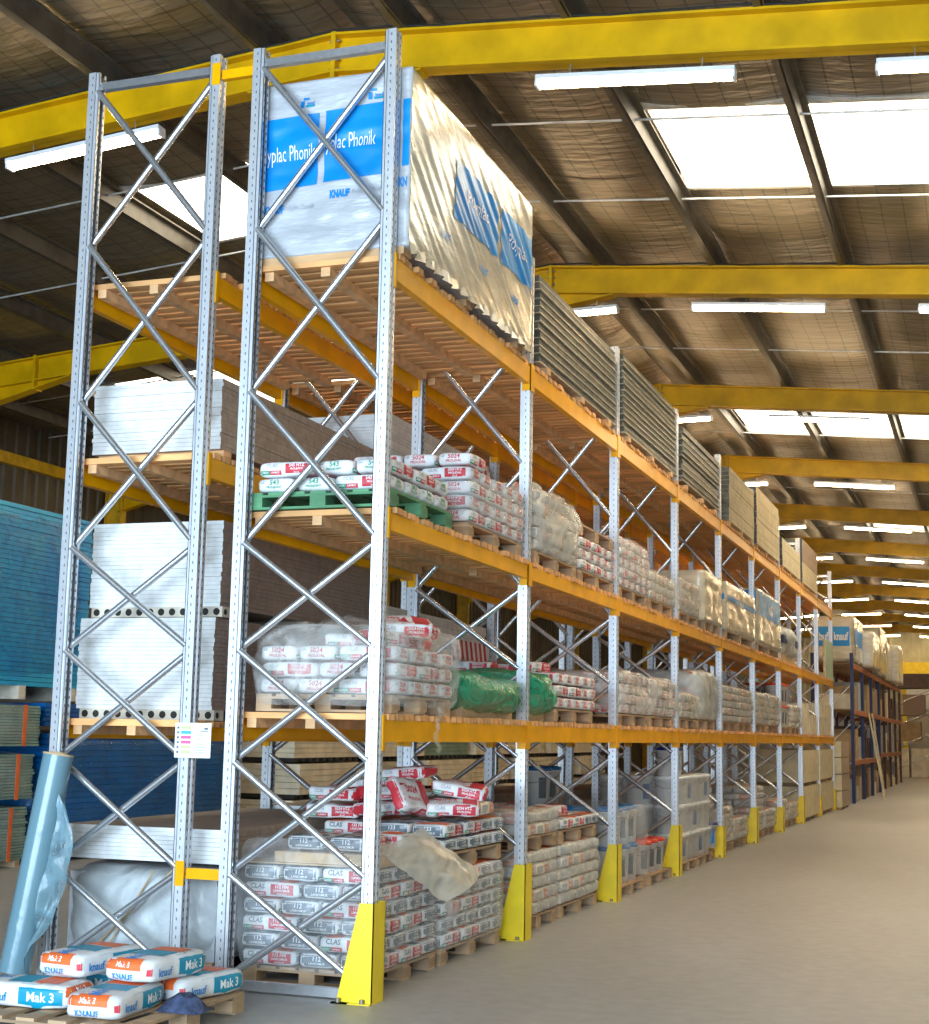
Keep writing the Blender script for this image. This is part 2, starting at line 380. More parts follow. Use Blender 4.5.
def mk_bag(kind, seed):
    L, W, H = BL, BW, BH; paper = 'paper'
    if kind == 'mak': L, W, H = .52, .30, .125
    if kind == 'sand': paper = 'paper_cream'
    me = bag_mesh('bag_sack', L - .014, W - .015, H - .009, seed, paper, wr=1.5 if kind == 'loose' else .55); p = Print(me)
    hl, hw, hh = L / 2, W / 2, H / 2
    ends, sides = ('-x', '+x'), ('-y', '+y')
    if kind in ('112', '133'):
        for e in ends:
            p.rect(e, -hw*.95, -hh*.84, hw*.95, hh*.88, 'p_grey'); p.text(e, kind, 0, .014, .028, 'p_white', off=.005); p.text(e, 'LANKOMUR', 0, -.014, .014, 'p_white', .14, off=.005); p.rect(e, .055, .008, .10, .026, 'p_mid', 2, 1, .0045)
        for s in sides:
            p.rect(s, .0, -hh*.86, .145, hh*.88, 'p_red'); p.text(s, kind + ' FIN', .073, .019, .020, 'p_white', .09, off=.005); p.text(s, 'LANKOMUR', .073, -.004, .014, 'p_white', .11, off=.005); p.text(s, 'FINITION', .073, -.024, .011, 'p_white', .09, off=.005)
            p.text(s, 'CLAS', -.085, .018, .030, 'p_grey', .15, off=.004); p.rect(s, -.165, -.035, -.10, -.012, 'p_green', 5, 2); p.rect(s, -.10, -.035, -.03, -.012, 'p_red', 5, 2); p.text(s, 'PAREX', -.132, -.024, .011, 'p_white', .055, off=.005); p.text(s, 'LANKO', -.065, -.024, .011, 'p_white', .055, off=.005)
        p.rect('+z', -hl*.9, -hw*.85, -hl*.25, hw*.85, 'p_grey'); p.rect('+z', hl*.2, -hw*.85, hl*.75, hw*.85, 'p_orange'); p.text('+z', kind, -hl*.55, 0, .06, 'p_white', .11, off=.005)
    elif kind in ('543', '5024', 'loose'):
        num, nm, c = ('543', 'PROLIJOINT', 'p_green') if kind == '543' else ('5024', 'PROLIDAL', 'p_red')
        for e in ends:
            if kind == 'loose': p.rect(e, -hw*.9, -hh*.8, hw*.9, hh*.85, 'p_red')
            else: p.text(e, num, 0, .015, .032, c, off=.004); p.text(e, nm, 0, -.016, .018, c, .15, off=.004); p.rect(e, -hw*.9, .01, -hw*.55, .026, 'p_mid', 2, 1)
        for s in sides:
            p.rect(s, 0.0, -hh*.86, .15, hh*.88, 'p_red'); p.text(s, num + ' HTZ', .075, .020, .020, 'p_white', .10, off=.005); p.text(s, nm, .075, -.004, .015, 'p_white', .12, off=.005); p.text(s, 'PLUS', .075, -.025, .012, 'p_white', off=.005)
            p.text(s, 'CLAS', -.085, .020, .022, 'p_mid', .13, off=.004); p.rect(s, -.165, -.035, -.10, -.010, 'p_green', 5, 2); p.rect(s, -.10, -.035, -.025, -.010, 'p_red', 5, 2); p.text(s, 'PAREX', -.132, -.022, .012, 'p_white', .055, off=.005); p.text(s, 'LANKO', -.063, -.022, .012, 'p_white', .055, off=.005)
        p.rect('+z', hl*.35, -hw*.85, hl*.85, hw*.85, 'p_red'); p.text('+z', num, -hl*.2, .02, .055, c, .13, off=.004); p.text('+z', nm, -hl*.2, -.05, .024, c, .15, off=.004)
    elif kind == 'sand':
        for e in ends: p.rect(e, -hw*.85, -hh*.7, hw*.85, hh*.75, 'p_pale'); p.text(e, '112', 0, .0, .03, 'p_white', off=.005)
        for s in sides: p.rect(s, 0.02, -hh*.8, .13, hh*.8, 'p_salmon'); p.rect(s, -.16, -hh*.6, -.03, hh*.5, 'p_pale'); p.text(s, 'LANKO', .075, 0, .018, 'p_white', .09, off=.005)
        p.rect('+z', hl*.2, -hw*.7, hl*.75, hw*.7, 'p_orange')
    elif kind == 'mak':
        for s in sides:
            p.rect(s, -hl*.05, -hh*.86, hl*.86, hh*.88, 'p_teal'); p.text(s, 'Mak 3', hl*.42, 0, .046, 'p_white', .16, off=.005); p.text(s, 'knauf', -hl*.50, -.008, .042, 'p_blue', .11, off=.005); p.rect(s, -hl*.95, -hh*.8, -hl*.88, hh*.7, 'p_red', 2, 3)
        for e in ends:
            p.rect(e, -hw*.88, 0.004, hw*.55, hh*.9, 'p_orange'); p.text(e, 'Mak 3', -.02, .030, .026, 'p_white', off=.005); p.text(e, 'KNAUF', -.02, -.028, .028, 'p_blue', .13, off=.005)
        p.rect('+z', -hl*.40, -hw*.94, hl*.12, hw*.94, 'p_teal'); p.rect('+z', hl*.18, -hw*.97, hl*.66, hw*.97, 'p_orange'); p.text('+z', 'Mak', -hl*.66, .0, .07, 'p_blue', .11, off=.005); p.rect('+z', -hl*.95, -hw*.9, -hl*.82, hw*.5, 'p_orange', 3, 4)
    return (me, p.mesh('bag_print'), H)
for kd, ns in (('112', 3), ('133', 2), ('543', 2), ('5024', 3), ('loose', 3), ('sand', 3), ('mak', 3)):
    BAGS[kd] = [mk_bag(kd, s * 11 + 3 + len(kd)) for s in range(ns)]
NAMES = {'112': 'mortar_bag', '133': 'mortar_bag', '543': 'grout_bag', '5024': 'adhesive_bag', 'loose': 'adhesive_bag', 'sand': 'mortar_bag', 'mak': 'plaster_bag'}
def put_bag(kind, loc, rot, label=None, group=None, parent=None, tilt=(0, 0), var=None):
    body, pr, H = BAGS[kind][R.randrange(len(BAGS[kind])) if var is None else var]
    o = obj(NAMES[kind] if parent is None else 'bag', body, parent, loc, (tilt[0], tilt[1], rot))
    if parent is None: tag(o, label, 'bag', group)
    obj('printing', pr, o)
    return o
FW = .872                                                # footprint width of a bag layer
def layouts(nl, ly=.98):
    """per layer: (cx, cy, rot, zone); front face at y=0, aisle face at x=FW"""
    long_ = ly > 1.1; a, b = BW, BL
    zn = ['aisle side second', 'aisle side third', 'aisle side fourth', 'aisle side rear']
    out = []
    for par in range(2):
        S = []
        n = 5 if long_ else 4
        for q in range(n): S.append((b / 2, a * (q + .5), 0, 0))
        S += [(b + a / 2, b / 2, 90, 1), (b + a * 1.5, b / 2, 90, 2), (b + a / 2, b * 1.5, 90, 1), (b + a * 1.5, b * 1.5, 90, 2)]
        for q in range(2 if long_ else 1): S.append((FW - b / 2, 2 * b + a * (q + .5), 0, 2))
        if par: S = [(FW - x, y, r, 2 - c) for x, y, r, c in S]
        side = sorted(y for x, y, r, c in S if c == 2); res = []
        for x, y, r, c in S:
            front = y < b * .6
            if par == 0 and c == 0: front = y < a * .6
            if par == 1 and c == 2: front = y < a * .6
            if front: z = ('front left', 'front middle', 'front right corner')[c]
            elif c == 2: z = zn[min(3, side.index(y) - 1)] if y != side[-1] else zn[3]
            else: z = 'inner'
            res.append((x, y, r, z))
        out.append(res)
    return [out[i % 2] for i in range(nl)]
def bag_stack(x1, y0, z, nl, kind, phrase, group, start=0, parent=None, colour='white', ly=.98, skip=()):
    """palletised bags; x1 is the aisle-side face. Only bags that the stack lets one see are built."""
    for li, lay in enumerate(layouts(nl + start, ly)[start:]):
        inner = 0
        for cx, cy, rot, zone in lay:
            if zone == 'inner' and li < nl - 1: continue
            if (li, zone) in skip: continue
            jx, jy, jr = R.uniform(-.003, .003), R.uniform(-.003, .003), R.uniform(-.012, .012)
            loc = (x1 - FW + cx + jx, y0 + cy + jy, z + BH * .5 + li * BH)
            zn = zone
            if zone == 'inner': zn = 'hidden row {} bag'.format(NTH[inner]); inner += 1
            lab = None
            if parent is None:
                lay_n = 'top' if li == nl - 1 else ORD[li]
                if 'hidden' in zn: lab = f'{colour} bag, inner {NTH[inner-1]}, top layer, {phrase}'
                else: lab = f'{colour} bag, {zn}, {lay_n} layer, {phrase}'
            put_bag(kind, loc, math.radians(rot) + jr + (math.pi if R.random() < .35 else 0), lab, group, parent)
def shell(x0, x1, y0, y1, z0, z1, seed, mat, amp=.02, n=(10, 10, 8), bottom=False, round_=8, top=True):
    """a slack skin of film round a load"""
    mb = MB(); idx = {}; cx, cy, cz = (x0+x1)/2, (y0+y1)/2, (z0+z1)/2; hx, hy, hz = (x1-x0)/2, (y1-y0)/2, (z1-z0)/2
    def P(u, v, w):
        d = (abs(u)**round_ + abs(v)**round_ + abs(w)**round_) ** (1 / round_)
        q = Vector((cx + hx*u/d, cy + hy*v/d, cz + hz*w/d)); o = Vector((seed*5.1, seed*2.7, seed))
        nn = Vector((u, v, w*.5)).normalized()
        s = noise.noise(Vector((q.x*3, q.y*3, q.z*9)) + o) * amp + noise.noise(Vector((q.x*9, q.y*9, q.z*16)) + o) * amp * .5
        return q + nn * (s + amp*.3)
    def grid(fn, na, nb):
        g = []
        for j in range(nb+1):
            for i in range(na+1):
                p = fn(-1+2*i/na, -1+2*j/nb); key = tuple(round(c, 4) for c in p)
                if key not in idx: idx[key] = len(mb.v); mb.v.append(tuple(P(*p)))
                g.append(idx[key])
        for j in range(nb):
            for i in range(na):
                a = j*(na+1)+i; mb.f.append((g[a], g[a+1], g[a+na+2], g[a+na+1])); mb.m.append(0); mb.sm.append(True)
    nx, ny, nz = n
    if top: grid(lambda a, b: (a, b, 1), nx, ny)
    if bottom: grid(lambda a, b: (-a, b, -1), nx, ny)
    grid(lambda a, b: (a, -1, b), nx, nz); grid(lambda a, b: (-a, 1, b), nx, nz)
    grid(lambda a, b: (1, a, b), ny, nz); grid(lambda a, b: (-1, -a, b), ny, nz)
    return mb.mesh('film', mat)

# ------------------------------------------------------------------ pallets
_pm = {}; PH = .102
def pallet(x1, y0, z, label, lx=.86, ly=1.2, mat='pallet', simple=False, group=None, rot=0):
    """wooden pallet with its aisle-side edge at x1 and front edge at y0"""
    t = thing('pallet', label, 'pallet', (x1 - lx, y0, z), (0, 0, rot), group); t.scale = (1, 1, .102 / .138)
    key = (lx, ly, mat, simple)
    if key not in _pm:
        d = {}
        d['deck_board'] = MB().box((0, 0, 0), (.10, ly, .02)).mesh('deck_board', mat)
        d['stringer_board'] = MB().box((0, 0, 0), (lx, .10, .02)).mesh('stringer_board', mat)
        d['block'] = MB().box((0, 0, 0), (.10, .13, .078)).mesh('block', mat)
        _pm[key] = d
    d = _pm[key]
    nb = 7
    for i in range(nb): obj('deck_board', d['deck_board'], t, (i * (lx - .1) / (nb - 1), 0, .118))
    for j in range(3):
        yy = j * (ly - .10) / 2
        obj('stringer_board', d['stringer_board'], t, (0, yy, .098)); obj('stringer_board', d['stringer_board'], t, (0, yy, 0))
        for i in range(3): obj('block', d['block'], t, (i * (lx - .10) / 2, min(yy, ly - .13), .02))
    return t

# ------------------------------------------------------------------ structure: floor, walls, roof
BAY = 2.8; NB = 9
RIDGE_X, RIDGE_Z, SL = -1.55, 6.95, .087
def raft_z(x): return RIDGE_Z - SL * abs(x - RIDGE_X)
XL, XR, YE, YF = -11.6, 6.6, 66.0, -14.0
f = MB().box((XL - 12, YF - 30, -.2), (XR + 12, YE + 1, 0)).build('floor', 'floor'); struct(f, 'worn grey concrete warehouse floor')
def ribbed(name, axis, pos, a0, a1, z0, z1, mat, pitch=.3, dep=.05, out=1):
    mb = MB(); dep = .03; n = int((a1 - a0) / pitch); prof = []
    for i in range(n):
        b = a0 + i * pitch
        prof += [(b, 0), (b + pitch*.4, 0), (b + pitch*.5, dep), (b + pitch*.9, dep)]
    vs = []
    for z in (z0, z1):
        for t, d in prof: vs.append((pos + d*out, t, z) if axis == 'x' else (t, pos + d*out, z))
    m = len(prof); mb.add(vs, [(i, i+1, i+1+m, i+m) for i in range(m-1)])
    th = -.12 * out; pos = pos - .006 * out
    if axis == 'x': mb.box((min(pos, pos+th), a0, z0), (max(pos, pos+th) - .001*0, a1, z1))
    else: mb.box((a0, min(pos, pos+th), z0), (a1, max(pos, pos+th), z1))
    return struct(mb.build(name, mat))
ribbed('wall_left', 'x', XL, YF, YE, 0, 6.6, 'dark_wall')['label'] = 'dark brown ribbed metal wall behind the turquoise stack'
ribbed('wall_back', 'y', YE, XL, XR, 3.4, 7.4, 'cream_wall', out=-1)['label'] = 'cream ribbed cladding high on the far end wall'
struct(MB().box((XL, YE, 0), (XR, YE + .2, 3.4)).build('wall_end', 'outer_wall'), 'plain lower part of the far end wall')
struct(MB().box((XR, YF, 0), (XR + .2, YE, 6.6)).build('wall_right', 'outer_wall'), 'plain wall across the aisle')
wf = MB().box((XL, YF - .2, 0), (-4.6, YF, 7.2)).box((6.4, YF - .2, 0), (XR, YF, 7.2)).box((-4.6, YF - .2, 5.2), (6.4, YF, 7.2))
struct(wf.build('wall_front', 'outer_wall'), 'front wall round the wide open loading door')

PURL = [-10.6, -9.2, -7.8, -6.4, -5.0, -3.6, -2.2, -.95, .40, 1.83, 3.26, 4.7, 6.1]
SKY = [(x, a, b) for xs, a, b in (((.40, 1.83, 3.26, 4.7), 4.6, 6.65), ((-5.0,), 4.8, 6.5), ((-9.2, -7.8, -6.4), 10.9, 13.4), ((-6.4,), 17.5, 19.5),
       ((-.95, .40, 1.83, 3.26), 17.5, 19.5), ((.40, 1.83, 3.26), 30.0, 32.0), ((.40, 1.83), 42.6, 44.6)) for x in xs]
edges_x = [XL] + PURL + [XR]
ceil_root = struct(obj('ceiling', None), 'foil-faced insulated roof underside held by wire netting')
def roof_z(x): return raft_z(x) + .19
for xa, xb in ((XL - .2, RIDGE_X), (RIDGE_X, XR + .2)):
    MB().add([(x, y, roof_z(x) + d) for d in (.34, .38) for x, y in ((xa, YF - .2), (xb, YF - .2), (xb, YE + .2), (xa, YE + .2))], [(0,3,2,1),(4,5,6,7),(0,1,5,4),(1,2,6,5),(2,3,7,6),(3,0,4,7)]).build('sky_block_sheet', 'lampbody', ceil_root)  # unseen outer sheets added to keep sky light from leaking through roof gaps
strips = list(zip(edges_x[:-1], edges_x[1:]))
wi = 0
for k, (xa, xb) in enumerate(strips):
    holes = sorted((a, b) for c, a, b in SKY if c == xa)
    spans = []; y = YF
    for a, b in holes: spans.append((y, a)); y = b
    spans.append((y, YE))
    cuts = [(xa, xb)] if not (xa < RIDGE_X < xb) else [(xa, RIDGE_X), (RIDGE_X, xb)]
    for ya, yb in spans:
        for ca, cb in cuts:
            ny = max(2, int((yb - ya) / .31)); nx = 6; vs = []
            for j in range(ny + 1):
                yy = ya + (yb - ya) * j / ny
                for i in range(nx + 1):
                    xx = ca + (cb - ca) * i / nx; t = i / nx
                    sag = .07 * 4 * t * (1 - t) * (.45 + .55 * abs(math.sin(math.pi * (yy - 2.5) / 1.24 + k)))
                    vs.append((xx, yy, roof_z(xx) + .06 - sag))
            mb = MB().add(vs, [(j*(nx+1)+i, (j+1)*(nx+1)+i, (j+1)*(nx+1)+i+1, j*(nx+1)+i+1) for j in range(ny) for i in range(nx)], 0, True)
            mb.box((ca, ya, roof_z((ca+cb)/2) + .22), (cb, yb, roof_z((ca+cb)/2) + .25))
            mb.build('insulation_sheet', 'foil', ceil_root)
    for a, b in holes:
        wi += 1
        wn = struct(obj(f'window_{wi}', None), 'bright translucent skylight sheet between two purlins')
        zc = [roof_z(xa + .05) + .1, roof_z(xb - .05) + .1]
        mb = MB().add([(xa + .05, a, zc[0]), (xb - .05, a, zc[1]), (xb - .05, b, zc[1]), (xa + .05, b, zc[0])], [(0, 3, 2, 1)])
        mb.build('translucent_sheet', 'skylight', wn)
        fr = MB(); 
        for yy in (a, b): fr.add([(xa, yy-.03, roof_z(xa)), (xb, yy-.03, roof_z(xb)), (xb, yy+.03, roof_z(xb)), (xa, yy+.03, roof_z(xa)), (xa, yy-.03, roof_z(xa)+.2), (xb, yy-.03, roof_z(xb)+.2), (xb, yy+.03, roof_z(xb)+.2), (xa, yy+.03, roof_z(xa)+.2)],
                                 [(0,3,2,1),(4,5,6,7),(0,1,5,4),(1,2,6,5),(2,3,7,6),(3,0,4,7)])
        fr.build('curb_frame', 'rod', wn)
PY = [2.5 + 6.2 * k for k in range(-2, 11)]
for k, x in enumerate(PURL):
    z = raft_z(x); mb = MB()
    mb.box((x - .012, YF, z), (x + .012, YE, z + .19)).box((x - .07, YF, z), (x, YE, z + .014)).box((x, YF, z + .17), (x + .07, YE, z + .186))
    o = struct(mb.build('roof_purlin', 'purlin'), f'dark steel roof purlin, {NTH[k]} counted from the brown wall')
for k, yy in enumerate([y0 + d for y0 in PY for d in (2.07, 4.13)]):
    if -1 < yy < 50:
        for a, b, nm in ((-11.4, RIDGE_X, 'brown wall'), (RIDGE_X, 6.2, 'aisle')):
            struct(MB().tube((a, yy, raft_z(a) + .08), (b, yy, raft_z(b) + .08), .011, 6).build('sag_rod', 'rod'), f'thin pale tie rod across the purlins on the {nm} roof slope')
def rafter(Y, k):
    root = struct(obj('roof_beam', None), f'yellow steel portal roof beam, {NTH[max(0,k)]} from the front')
    D, Wf, t = .33, .17, .02
    for xa, xb, nm in ((-11.45, RIDGE_X, 'l'), (RIDGE_X, 6.5, 'r')):
        mb = MB()
        for (yo, w0, zo, h) in ((0, Wf, -t, t), (0, Wf, -D, t), (0, .014, -D, D)):
            za, zb = raft_z(xa), raft_z(xb)
            v = [(x, Y + s * w0 / 2, z + zo + d) for d in (0, h) for (x, z, s) in ((xa, za, -1), (xb, zb, -1), (xb, zb, 1), (xa, za, 1))]
            mb.add(v, [(0,3,2,1),(4,5,6,7),(0,1,5,4),(1,2,6,5),(2,3,7,6),(3,0,4,7)])
        mb.build('rafter', 'rafter', root)
    sp = MB().box((RIDGE_X - .02, Y - Wf/2 - .005, raft_z(RIDGE_X) - .55), (RIDGE_X + .02, Y + Wf/2 + .005, raft_z(RIDGE_X) + .01))
    sp.build('splice_plate', 'rafter', root)
    bm_ = MB()
    for zz in (.06, .14, .22, .30):
        for s in (-1, 1): bm_.tube((RIDGE_X - .045, Y + s * .05, raft_z(RIDGE_X) - zz), (RIDGE_X + .045, Y + s * .05, raft_z(RIDGE_X) - zz), .013, 6)
    bm_.build('bolt', 'plate', root)
    h = MB()
    for s in (-1, 1):
        for off, th in ((0, .014),):
            pts = [(RIDGE_X, raft_z(RIDGE_X) - D), (RIDGE_X, raft_z(RIDGE_X) - D - .2), (RIDGE_X + s * .75, raft_z(RIDGE_X + .75) - D)]
            if s > 0: pts = pts[::-1]
            h.prism(pts, 'y', Y - th / 2, Y + th / 2)
            v = [(x, Y + q * Wf / 2, z + d) for d in (0, .016) for (x, z, q) in ((RIDGE_X, raft_z(RIDGE_X) - D - .2, -1), (RIDGE_X + s*.75, raft_z(RIDGE_X+.75) - D - .016, -1), (RIDGE_X + s*.75, raft_z(RIDGE_X+.75) - D - .016, 1), (RIDGE_X, raft_z(RIDGE_X) - D - .2, 1))]
            h.add(v, [(0,3,2,1),(4,5,6,7),(0,1,5,4),(1,2,6,5),(2,3,7,6),(3,0,4,7)])
    h.build('apex_haunch', 'rafter', root)
    hh = MB(); xe, ze = -11.3, raft_z(-11.3) - D - .55
    xs_, zs_ = -8.15, raft_z(-8.15) - D
    hh.prism([(xe, raft_z(xe) - D), (xe, ze), (xs_, zs_)], 'y', Y - .01, Y + .01)
    v = [(x, Y + q * Wf / 2, z + d) for d in (0, .016) for (x, z, q) in ((xe, ze, -1), (xs_, zs_ - .016, -1), (xs_, zs_ - .016, 1), (xe, ze, 1))]
    hh.add(v, [(0,3,2,1),(4,5,6,7),(0,1,5,4),(1,2,6,5),(2,3,7,6),(3,0,4,7)])
    hh.box((-8.72, Y - Wf/2 - .003, raft_z(-8.7) - .45), (-8.68, Y + Wf/2 + .003, raft_z(-8.7) + .02))
    hh.build('eaves_haunch', 'rafter', root)
    zc = raft_z(-11.4)
    cb = MB().box((-11.55, Y - Wf/2, 0), (-11.53, Y + Wf/2, zc)).box((-11.23, Y - Wf/2, 0), (-11.21, Y + Wf/2, zc - .3)).box((-11.54, Y - .007, 0), (-11.22, Y + .007, zc))
    struct(cb.build('column', 'rail'), f'yellow steel column under the {NTH[max(0,k)]} roof beam at the brown wall')
    if 0 <= k <= 2:   # black cable lying along the beam
        mb = MB(); last = None
        for i in range(26):
            x = -5.6 + i * .45; p = (x, Y - .09, raft_z(x) + .012 + .012 * math.sin(i * 2.1))
            if last: mb.tube(last, p, .009, 5)
            last = p
        mb.build('cable', 'black', root)
for i, Y in enumerate(PY): rafter(Y, i - 1 if i else 0)
struct(MB().box((-11.6, YF, 5.58), (-11.45, YE, 5.76)).build('eaves_rail', 'rail'), 'yellow horizontal rail along the brown wall')

# ------------------------------------------------------------------ fluorescent lamps
lamp_body = MB().box((0, -.06, .0), (1.5, .06, .035)).box((-.004, -.05, -.05), (.018, .05, .0)).box((1.482, -.05, -.05), (1.504, .05, .0)).mesh('housing', 'lampbody')
tube_m = MB().tube((.02, -.026, -.027), (1.48, -.026, -.027), .018, 10).tube((.02, .026, -.027), (1.48, .026, -.027), .018, 10).mesh('tube', 'tube')
hang_m = MB().tube((.25, 0, .035), (.25, 0, .14), .006, 6).tube((1.25, 0, .035), (1.25, 0, .14), .006, 6).mesh('hanger', 'plate')
LX = [-4.62, -2.25, 0.12, 2.60]
LN = ['over the far aisle', 'over the racks', 'over the rack edge', 'over the open aisle']
for k, Y in enumerate(PY):
    if Y < 0: continue
    for j, x in enumerate(LX):
        zz = raft_z(x) - .33 - .13; ang = math.atan(SL) * (1 if x > RIDGE_X else -1)
        if x == -2.25: ang = -.02; zz = raft_z(x) - .33 - .2
        t = thing('fluorescent_lamp', f'white fluorescent batten lamp {LN[j]}, under the {NTH[k-2]} roof beam', 'lamp', (x, Y, zz), (0, ang, 0), 'fluorescent battens under the roof beams')
        obj('housing', lamp_body, t); obj('tube', tube_m, t); obj('hanger', hang_m, t)

# ------------------------------------------------------------------ pallet racks
DEP = .95
UW, UD = .09, .075
_up = {}
def upright_mesh(h, mat, front=True):
    k = (h, mat, front)
    if k in _up: return _up[k]
    s = -1 if front else 1          # web on the outer side; section opens inwards
    mb = MB()
    def bx(xa, xb, ya, yb): mb.box((min(s*xa, s*xb), ya, 0), (max(s*xa, s*xb), yb, h))
    bx(0, .004, 0, .03); bx(0, .004, .06, UW); bx(.008, .012, .028, .062)       # web with groove
    bx(0, .012, .028, .031); bx(0, .012, .059, .062)
    for ya in (0, UW - .004):
        bx(.004, UD - .02, ya, ya + .004)
    bx(UD - .024, UD, .008, .012); bx(UD - .024, UD, UW - .012, UW - .008); bx(UD-.024, UD-.02, 0, .012); bx(UD-.024, UD-.02, UW-.012, UW)
    bx(UD - .004, UD, .008, .026); bx(UD - .004, UD, UW - .026, UW - .008)
    _up[k] = mb.mesh('upright', mat); return _up[k]
NODES = [5.50, 4.47, 3.46, 2.55, 1.92, 1.28, .65, .06]
_br = {}
def brace_mesh(dx, dz, r=.021):
    k = (round(dx, 3), round(dz, 3))
    if k not in _br: _br[k] = MB().tube((0, 0, 0), (dx, 0, dz), r, 8).mesh('diagonal_brace', 'brace')
    return _br[k]
def frame(root, x1, y, h, umat='galv', dep=DEP, nodes=NODES, full=True):
    """one upright frame: two uprights, crossed braces, bottom and top ties, foot plates"""
    obj('upright', upright_mesh(h, umat, True), root, (x1, y, 0)); obj('upright', upright_mesh(h, umat, False), root, (x1 - dep, y, 0))
    xa, xb, yc = x1 - dep + .06, x1 - .06, y + UW / 2
    nd = [z for z in nodes if z < h - .05]
    if h < 5.4: nd = [h - .12] + nd if h - .12 > nd[0] + .2 else nd
    for za, zb in zip(nd[:-1], nd[1:]):
        obj('diagonal_brace', brace_mesh(xb - xa, zb - za + .03), root, (xa, yc - .022, za - .015)); obj('diagonal_brace', brace_mesh(xb - xa, za - zb - .03), root, (xa, yc + .022, zb + .015))
    tb = MB().box((xa - .02, yc - .022, -.025), (xb + .02, yc + .022, .025)).mesh('tie_bar', 'brace')
    obj('tie_bar', tb, root, (0, 0, nd[0] + .02)); obj('tie_bar', tb, root, (0, 0, .035))
    for xx in (x1 - .085, x1 - dep - .015):
        obj('foot_plate', FOOT, root, (xx, y - .015, 0))
FOOT = MB().box((0, 0, 0), (.10, .12, .006)).mesh('foot_plate', 'brace')
LV_A = [(1.40, 1.52), (2.60, 2.70), (4.08, 4.21)]
LV_B = [(1.38, 1.46), (2.95, 3.07), (4.08, 4.20)]
_bm = {}
def beam(root, x, y0, y1, zb, zt, front, mat='beam', first=False, last=False):
    s = 1 if front else -1
    k = (round(y1-y0, 3), round(zt-zb, 3), front, mat, first, last)
    if k not in _bm:
        L = y1 - y0; h = zt - zb; mb = MB()
        xa, xb = sorted((s * -.046, s * .004))
        mb.box((xa, 0, 0), (xb, L, h * .72)); xa2, xb2 = sorted((s * -.030, s * .004)); mb.box((xa2, .0, h * .70), (xb2, L, h))
        cs = []
        for yy, e in ((0, first), (L, last)):
            c = MB()
            if yy == 0: ya, yb = (-.03 if e else -.044), .006
            else: ya, yb = L - .006, L + (.03 if e else .044)
            xa, xb = sorted((s * .001, s * .010)); c.box((xa, ya, -.05), (xb, yb, h + .03))
            ya, yb = (0, .006) if yy == 0 else (L - .006, L); xa, xb = sorted((s * -.06, s * .010)); c.box((xa, ya, -.05), (xb, yb, h + .03))
            cs.append(c.mesh('beam_connector', mat))
        _bm[k] = (mb.mesh('beam', mat), cs)
    b, cs = _bm[k]; o = obj('beam', b, root, (x, y0, zb))
    for c in cs: obj('beam_connector', c, o)
SL_P = .122
slat_m = [MB().box((-DEP - .015, -.043 + .004*q, 0), (.022 - .012*q, .043, .034 + .003*q)).mesh('slat', 'slat') for q in range(3)]
bearer_m = MB().box((-.03, 0, -.055), (.03, 2.62, 0)).mesh('bearer', 'bearer')
def deck(x1, i, z, label, single):
    y0 = i * BAY + UW
    t = thing('slatted_deck', label, 'shelf deck', (x1, y0, z + .001), group='slatted timber rack decks')
    L = BAY - UW; n = 22; mb = MB()
    for k in range(n):
        y = .075 + k * SL_P + R.uniform(-.012, .012); q = R.randrange(3); dx = R.uniform(-.012, .012)
        if single: obj('slat', slat_m[q], t, (dx, y, 0), (0, 0, R.uniform(-.008, .008)))
        else: mb.box((-DEP - .015 + dx, y - .043, 0), (.02 + dx, y + .043, .036))
    if not single:
        o = mb.build('slat_run', 'slat', t); o['kind'] = 'stuff'
    for xx in (-.10, -DEP / 2, -DEP + .10): obj('bearer', bearer_m, t, (xx, .045, 0))
    return t
def rack(name, label, x1, levels, nb, single_bays, who, h0=5.61, h=5.09):
    root = thing(name, label, 'pallet rack')
    for i in range(nb + 1): frame(root, x1, i * BAY, h0 if i == 0 else h)
    for li, (zb, zt) in enumerate(levels):
        for i in range(nb):
            for xx, fr in ((x1, True), (x1 - DEP, False)):
                beam(root, xx, i * BAY + UW, (i + 1) * BAY, zb, zt, fr, first=(i == 0), last=(i == nb - 1))
            deck(x1, i, zt, f'slatted pine deck, {NTH[i]} bay, {("lower", "middle", "upper")[li]} level of the {who} rack', i < single_bays)
    return root
rack('pallet_rack', 'long galvanised pallet rack with orange-yellow beams along the open aisle', 0, LV_A, NB, 4, 'aisle-side')
XB = -1.18
rack('pallet_rack', 'galvanised pallet rack standing back to back behind the aisle-side rack', XB, LV_B, NB, 2, 'rear')
# row spacers between the two racks
for z in (.63, 5.48):
    o = MB().box((XB + .004, .02, -.03), (-DEP - .004, .06, .03)).box((XB - .05, .0, -.07), (XB + .006, -.006, .07), 0).build('row_spacer', 'beam', None, (0, 0, z))
    tag(o, 'yellow row spacer joining the two end frames ' + ('near the floor' if z < 1 else 'at their tops'), 'bracket')
